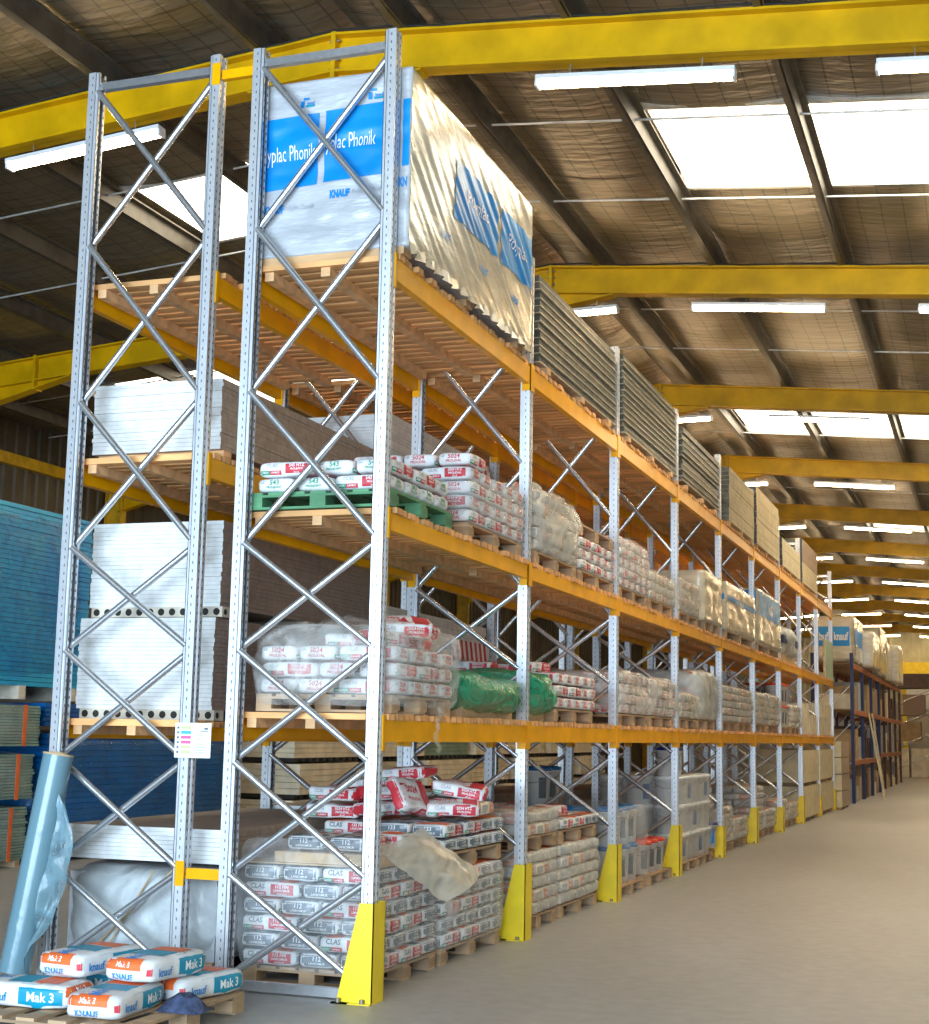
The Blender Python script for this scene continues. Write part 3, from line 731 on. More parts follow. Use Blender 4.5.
# upright guards
def guard(y, x, h, lab, base=.21):
    t = thing('upright_guard', lab, 'rack guard', (x, y, 0), group='yellow upright guards along the aisle')
    w = .17; th = .006
    mb = MB().box((-th, 0, 0), (0, w, h))                       # aisle face
    for yy in (0, w - th):
        mb.prism([(-base, 0), (0, 0), (0, h), (-.085, h)], 'y', yy, yy + th)
    mb.build('guard_body', 'guard', t)
    MB().box((-base - .02, -.03, 0), (-base + .08, 0, .006)).box((-base - .02, -.03, 0), (.0, .0, .006)).build('base_flange', 'guard', t)
    bt = MB().tube((0, 0, 0), (0, 0, .022), .014, 6).mesh('anchor_bolt', 'plate')
    for xx in (-base + .02, -.05): obj('anchor_bolt', bt, t, (xx, -.015, .006))
GH = {0: .53, 1: .53, 2: .50, 3: .53, 4: .38, 5: .50, 6: .40, 7: .48, 8: .40, 9: .45}
for i in range(NB + 1):
    guard(i * BAY - .05, .03, GH[i], f'yellow steel upright guard at the foot of the {NTH[i]} aisle upright')

# ------------------------------------------------------------------ goods: the top of the aisle rack
ZA = [zt + .042 for zb, zt in LV_A]; ZB = [zt + .042 for zb, zt in LV_B]
def bearers(parent, x0, x1, ys, z, h, mat='bearer', w=.1):
    for y in ys: MB().box((x0, y, z), (x1, y + w, z + h)).build('timber_bearer', mat, parent)
def board_stack(name, label, x0, x1, y0, y1, z, h, pitch, mats, cat='board stack', gap=.0014, jit=.004, group=None, seed=1):
    """sheets lying flat: mats = (ends, long sides, top)"""
    rr = random.Random(seed); mb = MB(); n = max(1, int(round(h / pitch))); p = h / n
    for k in range(n):
        dx, dy = rr.uniform(-jit, jit), rr.uniform(-jit, jit)
        mb.box((x0 + dx, y0 + dy, z + k*p), (x1 + dx, y1 + dy, z + (k+1)*p - gap), (2, 2, 0, 1, 0, 1))
    o = mb.build(name, list(mats)); tag(o, label, cat, group); o['kind'] = 'thing'; return o
def wrinkled_box(x0, x1, y0, y1, z0, z1, seed, mats, amp=.012, n=(26, 60, 26), diag=0):
    """printed pack skin: -Y face mats[0], +X face mats[1], rest mats[0]"""
    mb = MB(); idx = {}
    def P(u, v, w):
        q = Vector((x0 + (x1-x0)*u, y0 + (y1-y0)*v, z0 + (z1-z0)*w))
        e = min(u, 1-u) * (x1-x0), min(v, 1-v) * (y1-y0), min(w, 1-w) * (z1-z0)
        nn = Vector((u-.5, v-.5, w-.5)); s = 0
        if diag and u > .999:
            t = q.z + q.y * diag; al_ = q.y - q.z * diag; s = .6 - 2.2 * abs(noise.noise(Vector((t * 7, al_ * .8, seed)))) + .8 * noise.noise(Vector((t * 19, al_ * 1.2, seed)))
        else: s = noise.noise(Vector((q.x*2, q.y*2, q.z*13 + seed))) + .6 * noise.noise(q * 9)
        a = amp * min(1, (sorted(e)[1]) * 12 + .25)
        m = max(abs(u-.5), abs(v-.5), abs(w-.5)); d = Vector((1 if abs(u-.5) == m else 0, 1 if abs(v-.5) == m else 0, .4 if abs(w-.5) == m else 0))
        return q + Vector((d.x * (1 if u > .5 else -1), d.y * (1 if v > .5 else -1), d.z * (1 if w > .5 else -1))) * s * a
    def grid(fn, na, nb, mi):
        g = []
        for j in range(nb+1):
            for i in range(na+1):
                p = fn(i/na, j/nb); key = tuple(round(c, 4) for c in p)
                if key not in idx: idx[key] = len(mb.v); mb.v.append(tuple(P(*p)))
                g.append(idx[key])
        for j in range(nb):
            for i in range(na):
                a = j*(na+1)+i; mb.f.append((g[a], g[a+1], g[a+na+2], g[a+na+1])); mb.m.append(mi); mb.sm.append(True)
    nx, ny, nz = n
    grid(lambda a, b: (a, b, 1), nx, ny, 0); grid(lambda a, b: (1-a, b, 0), nx, ny, 0)
    grid(lambda a, b: (a, 0, b), nx, nz, 0); grid(lambda a, b: (1-a, 1, b), nx, nz, 0)
    grid(lambda a, b: (1, a, b), ny, nz, 1); grid(lambda a, b: (0, 1-a, b), ny, nz, 0)
    return mb
# the big wrapped insulation-board pack
t = thing('wrapped_board_pack', 'large white and blue film-wrapped pack of boards on the top deck, nearest bay', 'wrapped pack')
zp0, zp1 = ZA[2] + .045, 5.41
skin = wrinkled_box(-.97, .06, .12, 2.62, zp0, zp1, 3, None, .014, (30, 120, 60), diag=.62)
o = skin.build('film_skin', ['wrap_white', 'wrap_cream_lit'], t)  # front white, aisle side coloured as the warm lamps tint it
pr = Print(o.data)
zc = (zp0 + zp1) / 2
def pf(a): return -.455 + a           # helper for face coordinates in world X
for (a0, a1, dz) in ((-.97 + .0, -.545, -.02), (-.505, .005 - .05, .0)):
    pb = Print(o.data); pb.rect('-y', a0 + .004, 4.74 + dz, a1, 5.18 + dz + .02, 'p_blue', 24, 30, .005, skew=.03); obj('printed_band', pb.mesh('printed_band'), t)
pb = Print(o.data); pb.rect('-y', .01, 4.79, .055, 5.21, 'p_blue', 4, 30, .005); obj('printed_band', pb.mesh('printed_band'), t)
pr.text('-y', 'Polyplac Phonik', -.76, 4.935, .125, 'p_white', .40, 0, .010, clip=(-.962, -.55))
pr.text('-y', 'Polyplac Phonik', -.365, 4.975, .125, 'p_white', .40, 0, .010, clip=(-.50, -.05))
pr.text('-y', 'KNAUF', -.83, 4.60, .052, 'p_blue', .13, .05, .005); pr.text('-y', 'Polyplac Phonik', -.66, 4.60, .045, 'p_mid', .20, 0, .005)
pr.text('-y', 'KNAUF', -.39, 4.66, .055, 'p_blue', .13, .05, .005); pr.text('-y', 'Polyplac Phonik', -.20, 4.66, .045, 'p_mid', .22, 0, .005)
pr.text('-y', 'KN', .02, 4.69, .06, 'p_blue', .05, .04, .005)
for a in (-.62, -.17):
    pl = Print(o.data); pl.rect('-y', a - .035, 5.285, a + .005, 5.30, 'p_blue', 2, 2, .005); pl.rect('-y', a - .05, 5.235, a - .025, 5.28, 'p_blue', 2, 2, .005); pl.text('-y', 'knauf', a + .02, 5.262, .02, 'p_blue', .05, .02, .006); pl.rect('-y', a - .015, 5.235, a + .045, 5.25, 'p_teal', 2, 2, .005); obj('logo', pl.mesh('logo'), t)
obj('lettering', pr.mesh('lettering'), t); pr = Print(o.data)
for (y0_, y1_) in ((.9, 1.78), (1.86, 2.60)):
    pb = Print(o.data); pb.rect('+x', y0_, 4.74, y1_, 5.14, 'p_blue', 60, 30, .006); obj('printed_band', pb.mesh('printed_band'), t)
    pr.text('+x', 'Polyplac', (y0_ + y1_) / 2, 4.94, .12, 'p_white', .6, 0, .013)
for yy in (.75, 1.5, 2.2): pr.text('+x', 'KNAUF', yy, 4.56, .055, 'p_blue', .16, .04, .006)
obj('lettering', pr.mesh('lettering'), t)
ft = MB()                           # ragged film hem over the deck edge
last = None
for i in range(44):
    y = .14 + i * 2.46 / 43; z = zp0 - .03 - .05 * abs(noise.noise(Vector((y * 5, 1, 0)))); p = (.062 + .012 * math.sin(i * 1.9), y, zp0 + .03), (.075 + .02 * math.sin(i * 2.3), y, z)
    if last: ft.add([last[0], last[1], p[1], p[0]], [(0, 1, 2, 3)], 0, True)
    last = p
ft.build('film_hem', 'wrap_cream_lit', t)
tp = MB().box((-.93, .16, zp1 - .02), (.02, 2.58, zp1 + .012)); tp.build('cover_sheet', 'p_mid', t)
bt = MB()
for k in range(3): bt.box((-.96, .13 + k * 1.12, ZA[2]), (.03, .25 + k * 1.12, ZA[2] + .045))
o = bt.build('timber_bearer', 'bearer', t)

# galvanised profile packs on the upper deck
def profile_pack(label, y0, y1, z1, n, seed, x0=-.96, x1=.02, loose=0, gapz=0):
    t = thing('profile_pack', label, 'metal profiles', (0, 0, 0), group='galvanised profile packs on the top deck')
    z = ZA[2] + .05; rr = random.Random(seed); p = (z1 - z) / n
    lip = MB(); body = MB(); 
    for k in range(n):
        zz = z + k * p + (.02 if loose and k % 4 == 0 else 0)
        dx, dy = rr.uniform(-.006, .006), rr.uniform(-.02, .02) * (1 + 2 * loose)
        body.box((x0 + .012 + dx, y0 + .012 + dy, zz + .012), (x1 - .014 + dx, y1 - .012 + dy, zz + p - .002))
        lo = MB().box((x0 + dx, y0 + dy, zz), (x1 + dx, y1 + dy, zz + .009)); lo.build('profile_layer', 'prof_lip', t)
    body.build('profile_web', 'prof_dark', t)
    b2 = MB()
    for yy in (y0 + .2, (y0+y1)/2, y1 - .3): b2.box((x0, yy, ZA[2]), (x1, yy + .1, ZA[2] + .05))
    b2.build('timber_bearer', 'bearer', t)
profile_pack('pack of grey metal profiles on the top deck, second bay', 3.0, 5.48, 5.00, 11, 1)
profile_pack('pack of grey metal profiles on the top deck, third bay', 5.78, 8.28, 5.06, 13, 2)
profile_pack('loosely layered pack of grey metal profiles on the top deck, fourth bay', 8.66, 11.05, 4.93, 9, 3, loose=1)
for lab, i, y0, y1, h, ni in (('cream boards on the top deck, fifth bay', 4, 11.72, 13.9, .72, 12), ('cream boards, tallest stack on the top deck, sixth bay', 5, 14.15, 16.6, .86, 9), ('cream boards, low stack on the top deck, seventh bay', 6, 17.0, 19.4, .46, 5), ('cream boards with a darker upper half on the top deck, eighth bay', 7, 19.75, 22.2, .38, 6)):
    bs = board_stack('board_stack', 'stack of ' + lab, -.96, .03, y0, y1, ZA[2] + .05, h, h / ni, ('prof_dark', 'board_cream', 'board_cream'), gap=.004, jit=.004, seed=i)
    bearers(bs, -.94, .02, [y0 + q for q in (.1, 1.1, 2.0)], ZA[2], .05)
board_stack('board_stack', 'darker brown boards lying on the cream stack on the top deck, eighth bay', -.96, .03, 19.75, 22.2, ZA[2] + .43, .42, .06, ('prof_dark', 'board_edge', 'board_edge'), seed=33)

# ------------------------------------------------------------------ rear rack boards
def plaster(label, x0, x1, y0, y1, z, h, seed, side='board_edge'):
    return board_stack('plasterboard_stack', label, x0, x1, y0, y1, z, h, .026, ('gypsum', side, 'board_top'), 'plasterboard', seed=seed)
def spacer_row(label, x0, x1, y0, y1, z, h=.062, n=8):
    """hollow-core chipboard bearers whose round holes show on the ends"""
    t = thing('hollow_core_bearer', label, 'bearer'); 
    ys = [y0 + .0, (y0 + y1) / 2, y1 - .12]
    for k, yy in enumerate(ys): MB().box((x0, yy, z), (x1, yy + .12, z + h)).build('bearer_strip', 'hollow', t)
    mb = MB(); m = int((x1 - x0) / .075)
    for k in range(m):
        c = x0 + (k + .5) * (x1 - x0) / m
        mb.tube((c, ys[0] - .002, z + h/2), (c, ys[0] + .001, z + h/2), h * .36, 12)
    mb.tube((x1 - .001, ys[0]+.04, z + h/2), (x1 + .002, ys[0]+.04, z + h/2), h * .3, 12)
    mb.build('hole', 'black', t)
bs = plaster('white plasterboard stack on the middle deck of the rear rack', XB - .97, XB - .05, .3, 2.78 + .0, ZB[1] + .055, .45, 5)
bearers(bs, XB - .95, XB - .05, (.35, 1.45, 2.55), ZB[1], .055)
spacer_row('hollow bearers on the lower deck of the rear rack', XB - .94, XB - .0, .28, 2.7, ZB[0])
plaster('lower of two white plasterboard stacks on the lower deck of the rear rack', XB - .97, XB - .02, .28, 2.76, ZB[0] + .062, .56, 6, 'board_edge_shaded')
spacer_row('hollow bearers between the two plasterboard stacks of the rear rack', XB - .90, XB + .02, .29, 2.7, ZB[0] + .625)
plaster('upper of two white plasterboard stacks on the lower deck of the rear rack', XB - .92, XB + .0, .30, 2.78, ZB[0] + .687, .53, 7, 'board_edge_shaded')
# floor level of the rear rack
t = thing('wrapped_pack', 'pale film-wrapped low pack on the floor under the rear rack', 'wrapped pack')
obj('film', shell(XB - 1.0, XB + .14, .22, 2.7, .1, .63, 4, 'film_pale', .03, (14, 16, 8), False, 7), t)
MB().box((XB - .95, .3, .1), (XB + .06, 2.65, .58)).build('contents', 'wrap_white', t)
MB().box((XB - .9, .3, 0), (XB + .05, .4, .1)).box((XB - .9, 1.4, 0), (XB + .05, 1.5, .1)).box((XB - .9, 2.5, 0), (XB + .05, 2.6, .1)).build('timber_bearer', 'pallet', t)
st = MB()
for a, b in (((XB - .62, .185, .12), (XB - .30, .185, .62)), ((XB - .16, .183, .64), (XB - .72, .183, .12))): st.tube(a, b, .006, 4)
st.build('strap', 'kraft', t)
plaster('white plasterboards on the wrapped pack at the floor of the rear rack', XB - .97, XB + .12, .25, 3.6 - .95, .665, .20, 8)
# more boards further along the rear rack
for i in range(1, 6):
    y0 = i * BAY + .2
    b1 = plaster(f'plasterboard stack on the lower deck of the rear rack, {NTH[i]} bay', XB - .95, XB - .03, y0, y0 + 2.45, ZB[0] + .05, (.88, .62, .50, .7, .45)[i-1] , 20 + i, ('gypsum', 'board_edge', 'board_edge', 'gypsum', 'board_edge')[i-1])
    if i < 5: b3 = plaster(f'plasterboard stack on the middle deck of the rear rack, {NTH[i]} bay', XB - .95, XB - .03, y0, y0 + 2.45, ZB[1] + .05, (.80, .38, .5, .4)[i-1], 30 + i, ('gypsum', 'board_edge', 'gypsum', 'board_edge')[i-1])
    b4 = plaster(f'brown-edged board stack on the floor of the rear rack, {NTH[i]} bay', XB - .95, XB - .03, y0 - .1, y0 + 2.4, .1, (.78, .80, .75, .7, .8)[i-1], 40 + i, 'board_edge')
    ys = [y0 + q for q in (.1, 1.1, 2.1)]
    bearers(b1, XB - .93, XB - .05, ys, ZB[0], .05); bearers(b4, XB - .93, XB - .05, ys, 0, .1)
    if i < 5: bearers(b3, XB - .93, XB - .05, ys, ZB[1], .05)
# red and white hatched tape on the second-bay boards
for nm, (ya, yb, zc_) in (('lower', (4.45, 5.45, 2.10)), ('middle', (4.4, 5.4, 3.72))):
    t = thing('hazard_tape', f'red and white striped tape along the {nm} deck of the rear rack', 'tape')
    MB().box((XB + .0, ya, zc_), (XB + .004, yb, zc_ + .17)).build('tape_band', 'p_white', t)
    n = 8; d = (yb - ya) / n
    for k in range(n):
        MB().add([(XB + .005, ya + k*d + .06*0, zc_), (XB + .005, ya + k*d + d*.5, zc_), (XB + .005, min(yb, ya + k*d + d*.5 - .06), zc_ + .17), (XB + .005, max(ya, ya + k*d - .06), zc_ + .17)], [(0, 1, 2, 3)]).build('red_stripe', 'p_red', t)

# ------------------------------------------------------------------ bags in the nearest bay
# floor, nearest pallet of 112 bags
pallet(-.11, .32, 0, 'low wooden pallet under the nearest floor stack of 112 bags', .84, .98)
bag_stack(-.09, .30, PH, 6, '112', 'nearest floor pallet of 112', '112 bags on the nearest floor pallet', start=0, colour='grey and red', ly=.98)
# card sheet and a wrapped part layer above
o = MB().box((-.94, .32, .681), (-.11, 1.26, .69)).build('card_sheet', 'kraft'); tag(o, 'brown card sheet on the nearest floor stack of 112 bags', 'card')
o = MB().box((-.78, .36, .69), (-.12, 1.22, .75)).build('card_tray', 'kraft'); tag(o, 'folded brown card under the loose grey 112 bags', 'card')
for k, (x, y, r) in enumerate(((-.62, .60, 90), (-.35, .60, 90), (-.35, .95, 2))):
    put_bag('112', (x, y, .752 + BH / 2), math.radians(r), f'grey 112 bag, {NTH[k]} of three on card, nearest floor stack', 'loose 112 bags')
o = obj('stretch_film', shell(-1.0, -.06, .25, 1.31, .06, .86, 12, 'film', .02, (14, 14, 12), top=False)); tag(o, 'clear stretch film round the nearest floor stack of 112 bags', 'plastic film')
# second floor pallet
pallet(-.11, 1.40, 0, 'wooden pallet under the second floor stack', .86, 1.2)
bag_stack(-.09, 1.38, PH, 5, '133', 'second floor pallet, lower tier', '133 bags of the lower tier', start=0, colour='grey', ly=1.22)
pallet(-.11, 1.40, PH + 5 * BH + .004, 'wooden pallet between two tiers of the second floor stack', .86, 1.2)
zt2 = PH + 5 * BH + .004 + PH
bag_stack(-.09, 1.39, zt2, 2, '133', 'upper tier of second floor stack', '133 bags of the upper tier', start=1, colour='grey', ly=1.22)
zt3 = zt2 + 2 * BH + .05
LO = [(-.86, 1.62, .0, 8, 0, 0, 'loose'), (-.86, 1.66, .11, -10, 0, 0, 'loose'), (-.70, 2.05, .04, 80, 0, 0, 'loose'), (-.55, 1.66, .02, 70, 0, 0, 'loose'), (-.58, 1.74, .125, 60, 0, 0, 'loose'),
      (-.33, 1.60, .11, 78, 1.0, .15, 'loose'), (-.10, 1.80, .035, 20, .12, 0, 'loose'), (-.20, 2.05, .03, 75, 0, .1, 'loose'), (-.02 - .1, 2.25, .02, 95, 0, 0, 'sand'), (-.12, 2.0, .15, 12, .1, .15, 'loose'), (-.46, 1.90, .25, -12, .05, -.1, 'loose'), (-.75, 1.95, .16, 30, 0, 0, 'loose')]
LL = ['lying at the rear end', 'lying on another at the rear end', 'lying behind the others', 'lying flat under two others', 'lying askew on another', 'standing tipped up', 'crumpled, lying at the aisle corner', 'lying behind the crumpled one', 'cream one at the far aisle corner', 'resting on the crumpled one', 'slung on top of the heap', 'slumped over the rear ones']
for (x, y, z, r, tx, ty, kd), l in zip(LO, LL):
    put_bag(kd, (x - .07, y - .06, zt3 + z), math.radians(r), f'loose white and red bag {l}, heap, second stack', 'loose bags heaped on the second floor stack', tilt=(tx, ty))
# torn sheet of film hanging over the first stack
TF = [Vector(q) for q in ((-.10, .22, .80), (-.03, .78, .90), (.03, 1.72, .56), (.02, 1.12, .43))]
mb = MB(); n = 14; vs = []
for j in range(n + 1):
    for i in range(n + 1):
        a, b = i / n, j / n
        p = TF[0] * (1-a)*(1-b) + TF[1] * a*(1-b) + TF[3] * (1-a)*b + TF[2] * a*b
        p += Vector((.03, 0, .02)) * noise.noise(Vector((a*4, b*4, 3))) + Vector((.05, 0, 0)) * math.sin(a * math.pi)
        vs.append(p)
mb.add(vs, [(j*(n+1)+i, j*(n+1)+i+1, (j+1)*(n+1)+i+1, (j+1)*(n+1)+i) for j in range(n) for i in range(n)], 0, True)
tag(mb.build('torn_film', 'film_torn'), 'torn sheet of cloudy film hanging off the nearest floor stack', 'plastic film')
o = obj('stretch_film', shell(-1.0, -.06, 1.34, 2.65, .06, .60, 15, 'film_mid', .018, (12, 14, 10), top=False)); tag(o, 'clear stretch film round the second floor stack', 'plastic film')

# lower deck, nearest load of 5024 bags
pallet(-.0, .20, ZA[0], 'wooden pallet under the wrapped 5024 bags on the lower deck, nearest bay', .86, .98)
bag_stack(.03, .18, ZA[0] + PH, 3, '5024', 'lower deck stack of nearest bay', '5024 bags on the lower deck', start=1, colour='white and red', ly=.98)
z5 = ZA[0] + PH + 3 * BH + BH / 2
for (x, y, r, tx, l) in ((-.18, .45, 85, 0, 'lying at the aisle edge'), (-.17, .85, 60, .25, 'tipped, red end up'), (-.45, .7, 20, 0, 'lying across the middle'), (-.12, .62, 30, .3, 'tilted on top'), (-.28, 1.0, 5, 0, 'lying at the rear')):
    put_bag('loose', (x, y, z5 + (.085 if tx else 0)), math.radians(r), f'loose white and red bag {l}, lower deck load', 'loose bags on the lower deck load', tilt=(tx, 0))
o = obj('stretch_film', shell(-.90, .08, .13, 1.22, ZA[0] + .02, ZA[0] + .52, 19, 'film_mid', .025, (14, 14, 10), top=False)); tag(o, 'clear stretch film round the 5024 bags on the lower deck', 'plastic film')
mb = MB(); vs = []; n = 12
for j in range(n + 1):
    for i in range(n + 1):
        a, b = i / n, j / n
        vs.append((-.84 + .62 * a, .2 + .7 * b, z5 + .01 + .10 * math.sin(a * math.pi) * (.5 + b) + .05 * noise.noise(Vector((a*6, b*6, 2)))))
mb.add(vs, [(j*(n+1)+i, j*(n+1)+i+1, (j+1)*(n+1)+i+1, (j+1)*(n+1)+i) for j in range(n) for i in range(n)], 0, True)
tag(mb.build('loose_film', 'film_heavy'), 'crumpled clear film heaped on the wrapped 5024 bags', 'plastic film')
mb = MB(); last = None
for i in range(9):
    y = .82 + .03 * math.sin(i); z = ZA[0] + .05 - i * .035; p = (.04 + .01 * math.sin(i * 2), y, z)
    if last: mb.add([last, (last[0] + .004, last[1] + .06, last[2]), (p[0] + .004, p[1] + .06, p[2]), p], [(0, 1, 2, 3)], 0, True)
    last = p
tag(mb.build('film_tail', 'film_heavy'), 'torn tail of film hanging over the lower beam, nearest bay', 'plastic film')
# green-covered bundles
for k, (y0, y1) in enumerate(((1.5, 2.74), (2.95, 3.55))):
    t = thing('green_covered_pack', f'bundle under green film on the lower deck, {"nearest" if k == 0 else "second"} bay', 'wrapped pack')
    obj('film', shell(-.9, .03, y0, y1, ZA[0] + .03, ZA[0] + .30 + .06 * k, 30 + k, 'film_green', .045, (12, 14, 8), True, 5), t)
    MB().box((-.8, y0 + .08, ZA[0]), (-.06, y1 - .08, ZA[0] + .2)).build('contents', 'kraft', t)
# middle deck: green pallet with 543 bags, then a stack of 5024
pallet(.0, .10, ZA[1], 'green painted pallet on the middle deck of the nearest bay', .92, 1.05, 'pallet_green')
bag_stack(.0, .11, ZA[1] + PH, 2, '543', 'green pallet on middle deck', '543 bags on the green pallet', start=1, colour='white and green', ly=.98)
pallet(-.02, 1.50, ZA[1], 'wooden pallet under the white bags on the middle deck, rear of nearest bay', .86, 1.2)
bag_stack(.0, 1.48, ZA[1] + PH, 5, '5024', 'middle deck rear stack', '5024 bags on the middle deck', start=0, colour='white and red', ly=1.22, skip={(4, 'aisle side rear'), (4, 'aisle side third'), (4, 'aisle side second')})
o = obj('stretch_film', shell(-.92, .03, 1.45, 2.74, ZA[1] + PH + .008, ZA[1] + .42, 22, 'film', .02, (12, 12, 8), top=False)); tag(o, 'clear stretch film round the white bags on the middle deck, nearest bay', 'plastic film')

# ------------------------------------------------------------------ wrapped loads further along
layer_cache = {}
def layer_mesh(kind, par):
    """one course of bags as seen far off"""
    if (kind, par) in layer_cache: return layer_cache[(kind, par)]
    mb = MB(); mats = []
    for cx, cy, rot, zone in layouts(2, 1.22)[par]:
        body, pr, H = BAGS[kind][0]; mx = Matrix.Translation((cx - FW, cy, 0)) @ Matrix.Rotation(math.radians(rot), 4, 'Z')
        for me in (body, pr):
            if me is pr and zone == 'inner': continue
            o = len(mb.v); mb.v += [tuple(mx @ v.co) for v in me.vertices]
            for m in me.materials:
                if m not in mats: mats.append(m)
            mm = [mats.index(m) for m in me.materials]
            if me is pr and len(me.polygons) > 400: continue_txt = True
            for p in me.polygons: mb.f.append(tuple(i + o for i in p.vertices)); mb.m.append(mm[p.material_index]); mb.sm.append(p.use_smooth)
    me = bpy.data.meshes.new('bag_course'); me.from_pydata(mb.v, [], mb.f)
    for m in mats: me.materials.append(m)
    me.polygons.foreach_set('material_index', mb.m); me.polygons.foreach_set('use_smooth', mb.sm); me.update()
    layer_cache[(kind, par)] = me; return me
def wrapped(label, y0, z, nl, kind, film='film_heavy', ly=1.22, near=False, x1=.0, pal=True, seed=1, top=True, amp=.03, palabel=None):
    if pal: pallet(x1 - .02, y0 + .01, z, palabel or ('pallet under ' + label)[:200], .84, ly - .02); z += PH
    t = thing('wrapped_bag_load', label, 'wrapped bags')
    if near: bag_stack(x1, y0, z, nl, kind, '', None, start=seed % 2, parent=t, ly=ly)
    else:
        for k in range(nl):
            o = obj('bag_course', layer_mesh(kind, (k + seed) % 2), t, (x1 + R.uniform(-.012, .012), y0 + .01, z + BH / 2 + k * BH)); o.scale = (1.12, ly / 1.225, 1); o['kind'] = 'stuff'
    if film: obj('film', shell(x1 - .93 - (0 if near else .07), x1 + .03, y0 - .012, y0 + ly + .012, z + .0, z + nl * BH + .015, seed, film, amp, (12, 12, 9), top=top), t)
    return t
# floor
wrapped('wrapped bags, lower tier on the floor, first in second bay', 3.03, 0, 5, 'sand', 'film_mid', ly=.98, near=True, seed=41, top=False, x1=-.08)
z2 = PH + 5 * BH + .01
wrapped('wrapped bags, upper tier on the floor stack, first in second bay', 3.03, z2, 2, 'sand', 'film_mid', ly=.98, near=True, seed=42, x1=-.08)
wrapped('wrapped bags on the floor, rear of second bay', 4.11, 0, 5, 'sand', 'film_mid', near=True, seed=43, x1=-.08)
pallet(-.1, 4.10, z2 + .0, 'wooden pallet on the wrapped floor bags, rear of second bay', .86, 1.18)
bag_stack(-.08, 4.10, z2 + PH, 1, '112', 'upper pallet, rear of second bay', 'bags on the upper pallet of the second bay', start=0, colour='red and white', ly=1.22)
put_bag('loose', (-.30, 4.45, z2 + PH + BH * 1.5), 1.5, 'red and white bag on the top course, rear of second bay', 'bags on the upper pallet of the second bay'); put_bag('loose', (-.70, 4.35, z2 + PH + BH * 1.5), .1, 'second red and white bag on the top course, rear of second bay', 'bags on the upper pallet of the second bay')
# pails
pail_body = MB().lathe([(0, 0), (.125, 0), (.135, .30), (.142, .30), (.142, .32), (.135, .325)], 20).mesh('pail_body', 'pail')
def lid(mat): return MB().lathe([(.0, .352), (.120, .352), (.125, .345), (.147, .345), (.150, .312), (.143, .312)], 20).mesh('lid', mat)
LID = {k: lid(k) for k in ('lid_blue', 'lid_red', 'lid_navy', 'pail')}
pail_band = {c: MB().lathe([(.1305, .08), (.1365, .24)], 20).mesh('label_band', c) for c in ('p_dark', 'p_red', 'p_blue')}
_part = {}
def label_patch(c, w=.9):
    if (c, w) not in _part:
        mb = MB(); vs = []
        for z, r in ((.06, .1305), (.25, .1362)):
            for k in range(7): a = -math.pi * .25 - w / 2 + w * k / 6; vs.append((r * math.cos(a), r * math.sin(a), z))
        mb.add(vs, [(k, k+1, k+8, k+7) for k in range(6)], 0, True); _part[(c, w)] = mb.mesh('label_patch', c)
    return _part[(c, w)]
def handle_m():
    mb = MB(); last = None
    for k in range(13):
        a = math.pi * k / 12; p = (.146 * math.cos(a), .146 * math.sin(a) * .25 - .13, .30 - .13 * math.sin(a))
        p = (.148 * math.cos(a), -.148 * math.sin(a), .30 - .10 * math.sin(a))
        if last: mb.tube(last, p, .004, 5)
        last = p
    return mb.mesh('handle', 'plate')
HND = handle_m()
def pail(x, y, z, lidc, patch, label, group, s=1.0, rot=0):
    t = thing('pail', label, 'pail', (x, y, z), (0, 0, rot), group); t.scale = (s, s, s if s != 1.06 else .875)
    obj('pail_body', pail_body, t); obj('lid', LID[lidc], t); obj('handle', HND, t)
    if patch: obj('label_patch', label_patch(patch, .6), t)
pallet(-.02, 5.80, 0, 'wooden pallet under the blue-lidded pails in the third bay', 1.0, 1.05)
for tier in range(2):
    for a in range(3):
        for b in range(3):
            if a < 2 and b > 0: continue
            pail(-.86 + a * .34, 5.97 + b * .33, PH + tier * .355, 'lid_blue', 'p_dark', f'blue-lidded white pail, {("lower","upper")[tier]} tier, {NTH[a]} row, {NTH[b]} along, third bay', 'blue-lidded pails')
o = obj('stretch_film', shell(-1.0, .05, 5.8, 6.85, .1, .86, 51, 'film', .04, (12, 12, 9), top=False, round_=6)); tag(o, 'crumpled clear film round the blue-lidded pails', 'plastic film')
pallet(-.02, 7.08, 0, 'wooden pallet under the red-lidded pails in the third bay', 1.0, 1.1)
for a in range(3):
    for b in range(3):
        pail(-.84 + a * .33, 7.28 + b * .33, PH, 'lid_red', 'p_dark', f'red-lidded white pail, {NTH[a]} row, {NTH[b]} along, third bay', 'red-lidded pails', .92)
for a in range(1):
    for b in range(2): pail(-.86 + a * .36, 5.97 + b * .33, PH + .71, 'lid_blue', 'p_dark', f'blue-lidded pail, top tier, {NTH[a]} row, {NTH[b]} along, third bay', 'blue-lidded pails of the top tier')
for k, yy in enumerate((8.62, 9.66)):
    pallet(-.02, yy, 0, f'wooden pallet under the tall white drums, {NTH[k]} in fourth bay', 1.0, .98)
for tier in range(3):
    for a in range(3):
        for b in range(6):
            if a < 2 and b > 0: continue
            pail(-.84 + a * .335, 8.80 + b * .335, PH + tier * .313, 'pail', 'p_navy' if (a + b + tier) % 3 == 0 else None, f'white drum, {ORD[tier]} tier, {NTH[a]} row, {NTH[b]} along, fourth bay', 'white drums', 1.06)
pail(-.17, 8.80, PH + 3 * .313, 'lid_navy', 'p_blue', 'white pail with navy lid alone on top of the drums', None, 1.06)
o = obj('stretch_film', shell(-1.0, .03, 8.62, 10.62, .1, 1.05, 55, 'film', .025, (12, 20, 10), top=False, round_=8)); tag(o, 'clear stretch film round the white drums', 'plastic film')
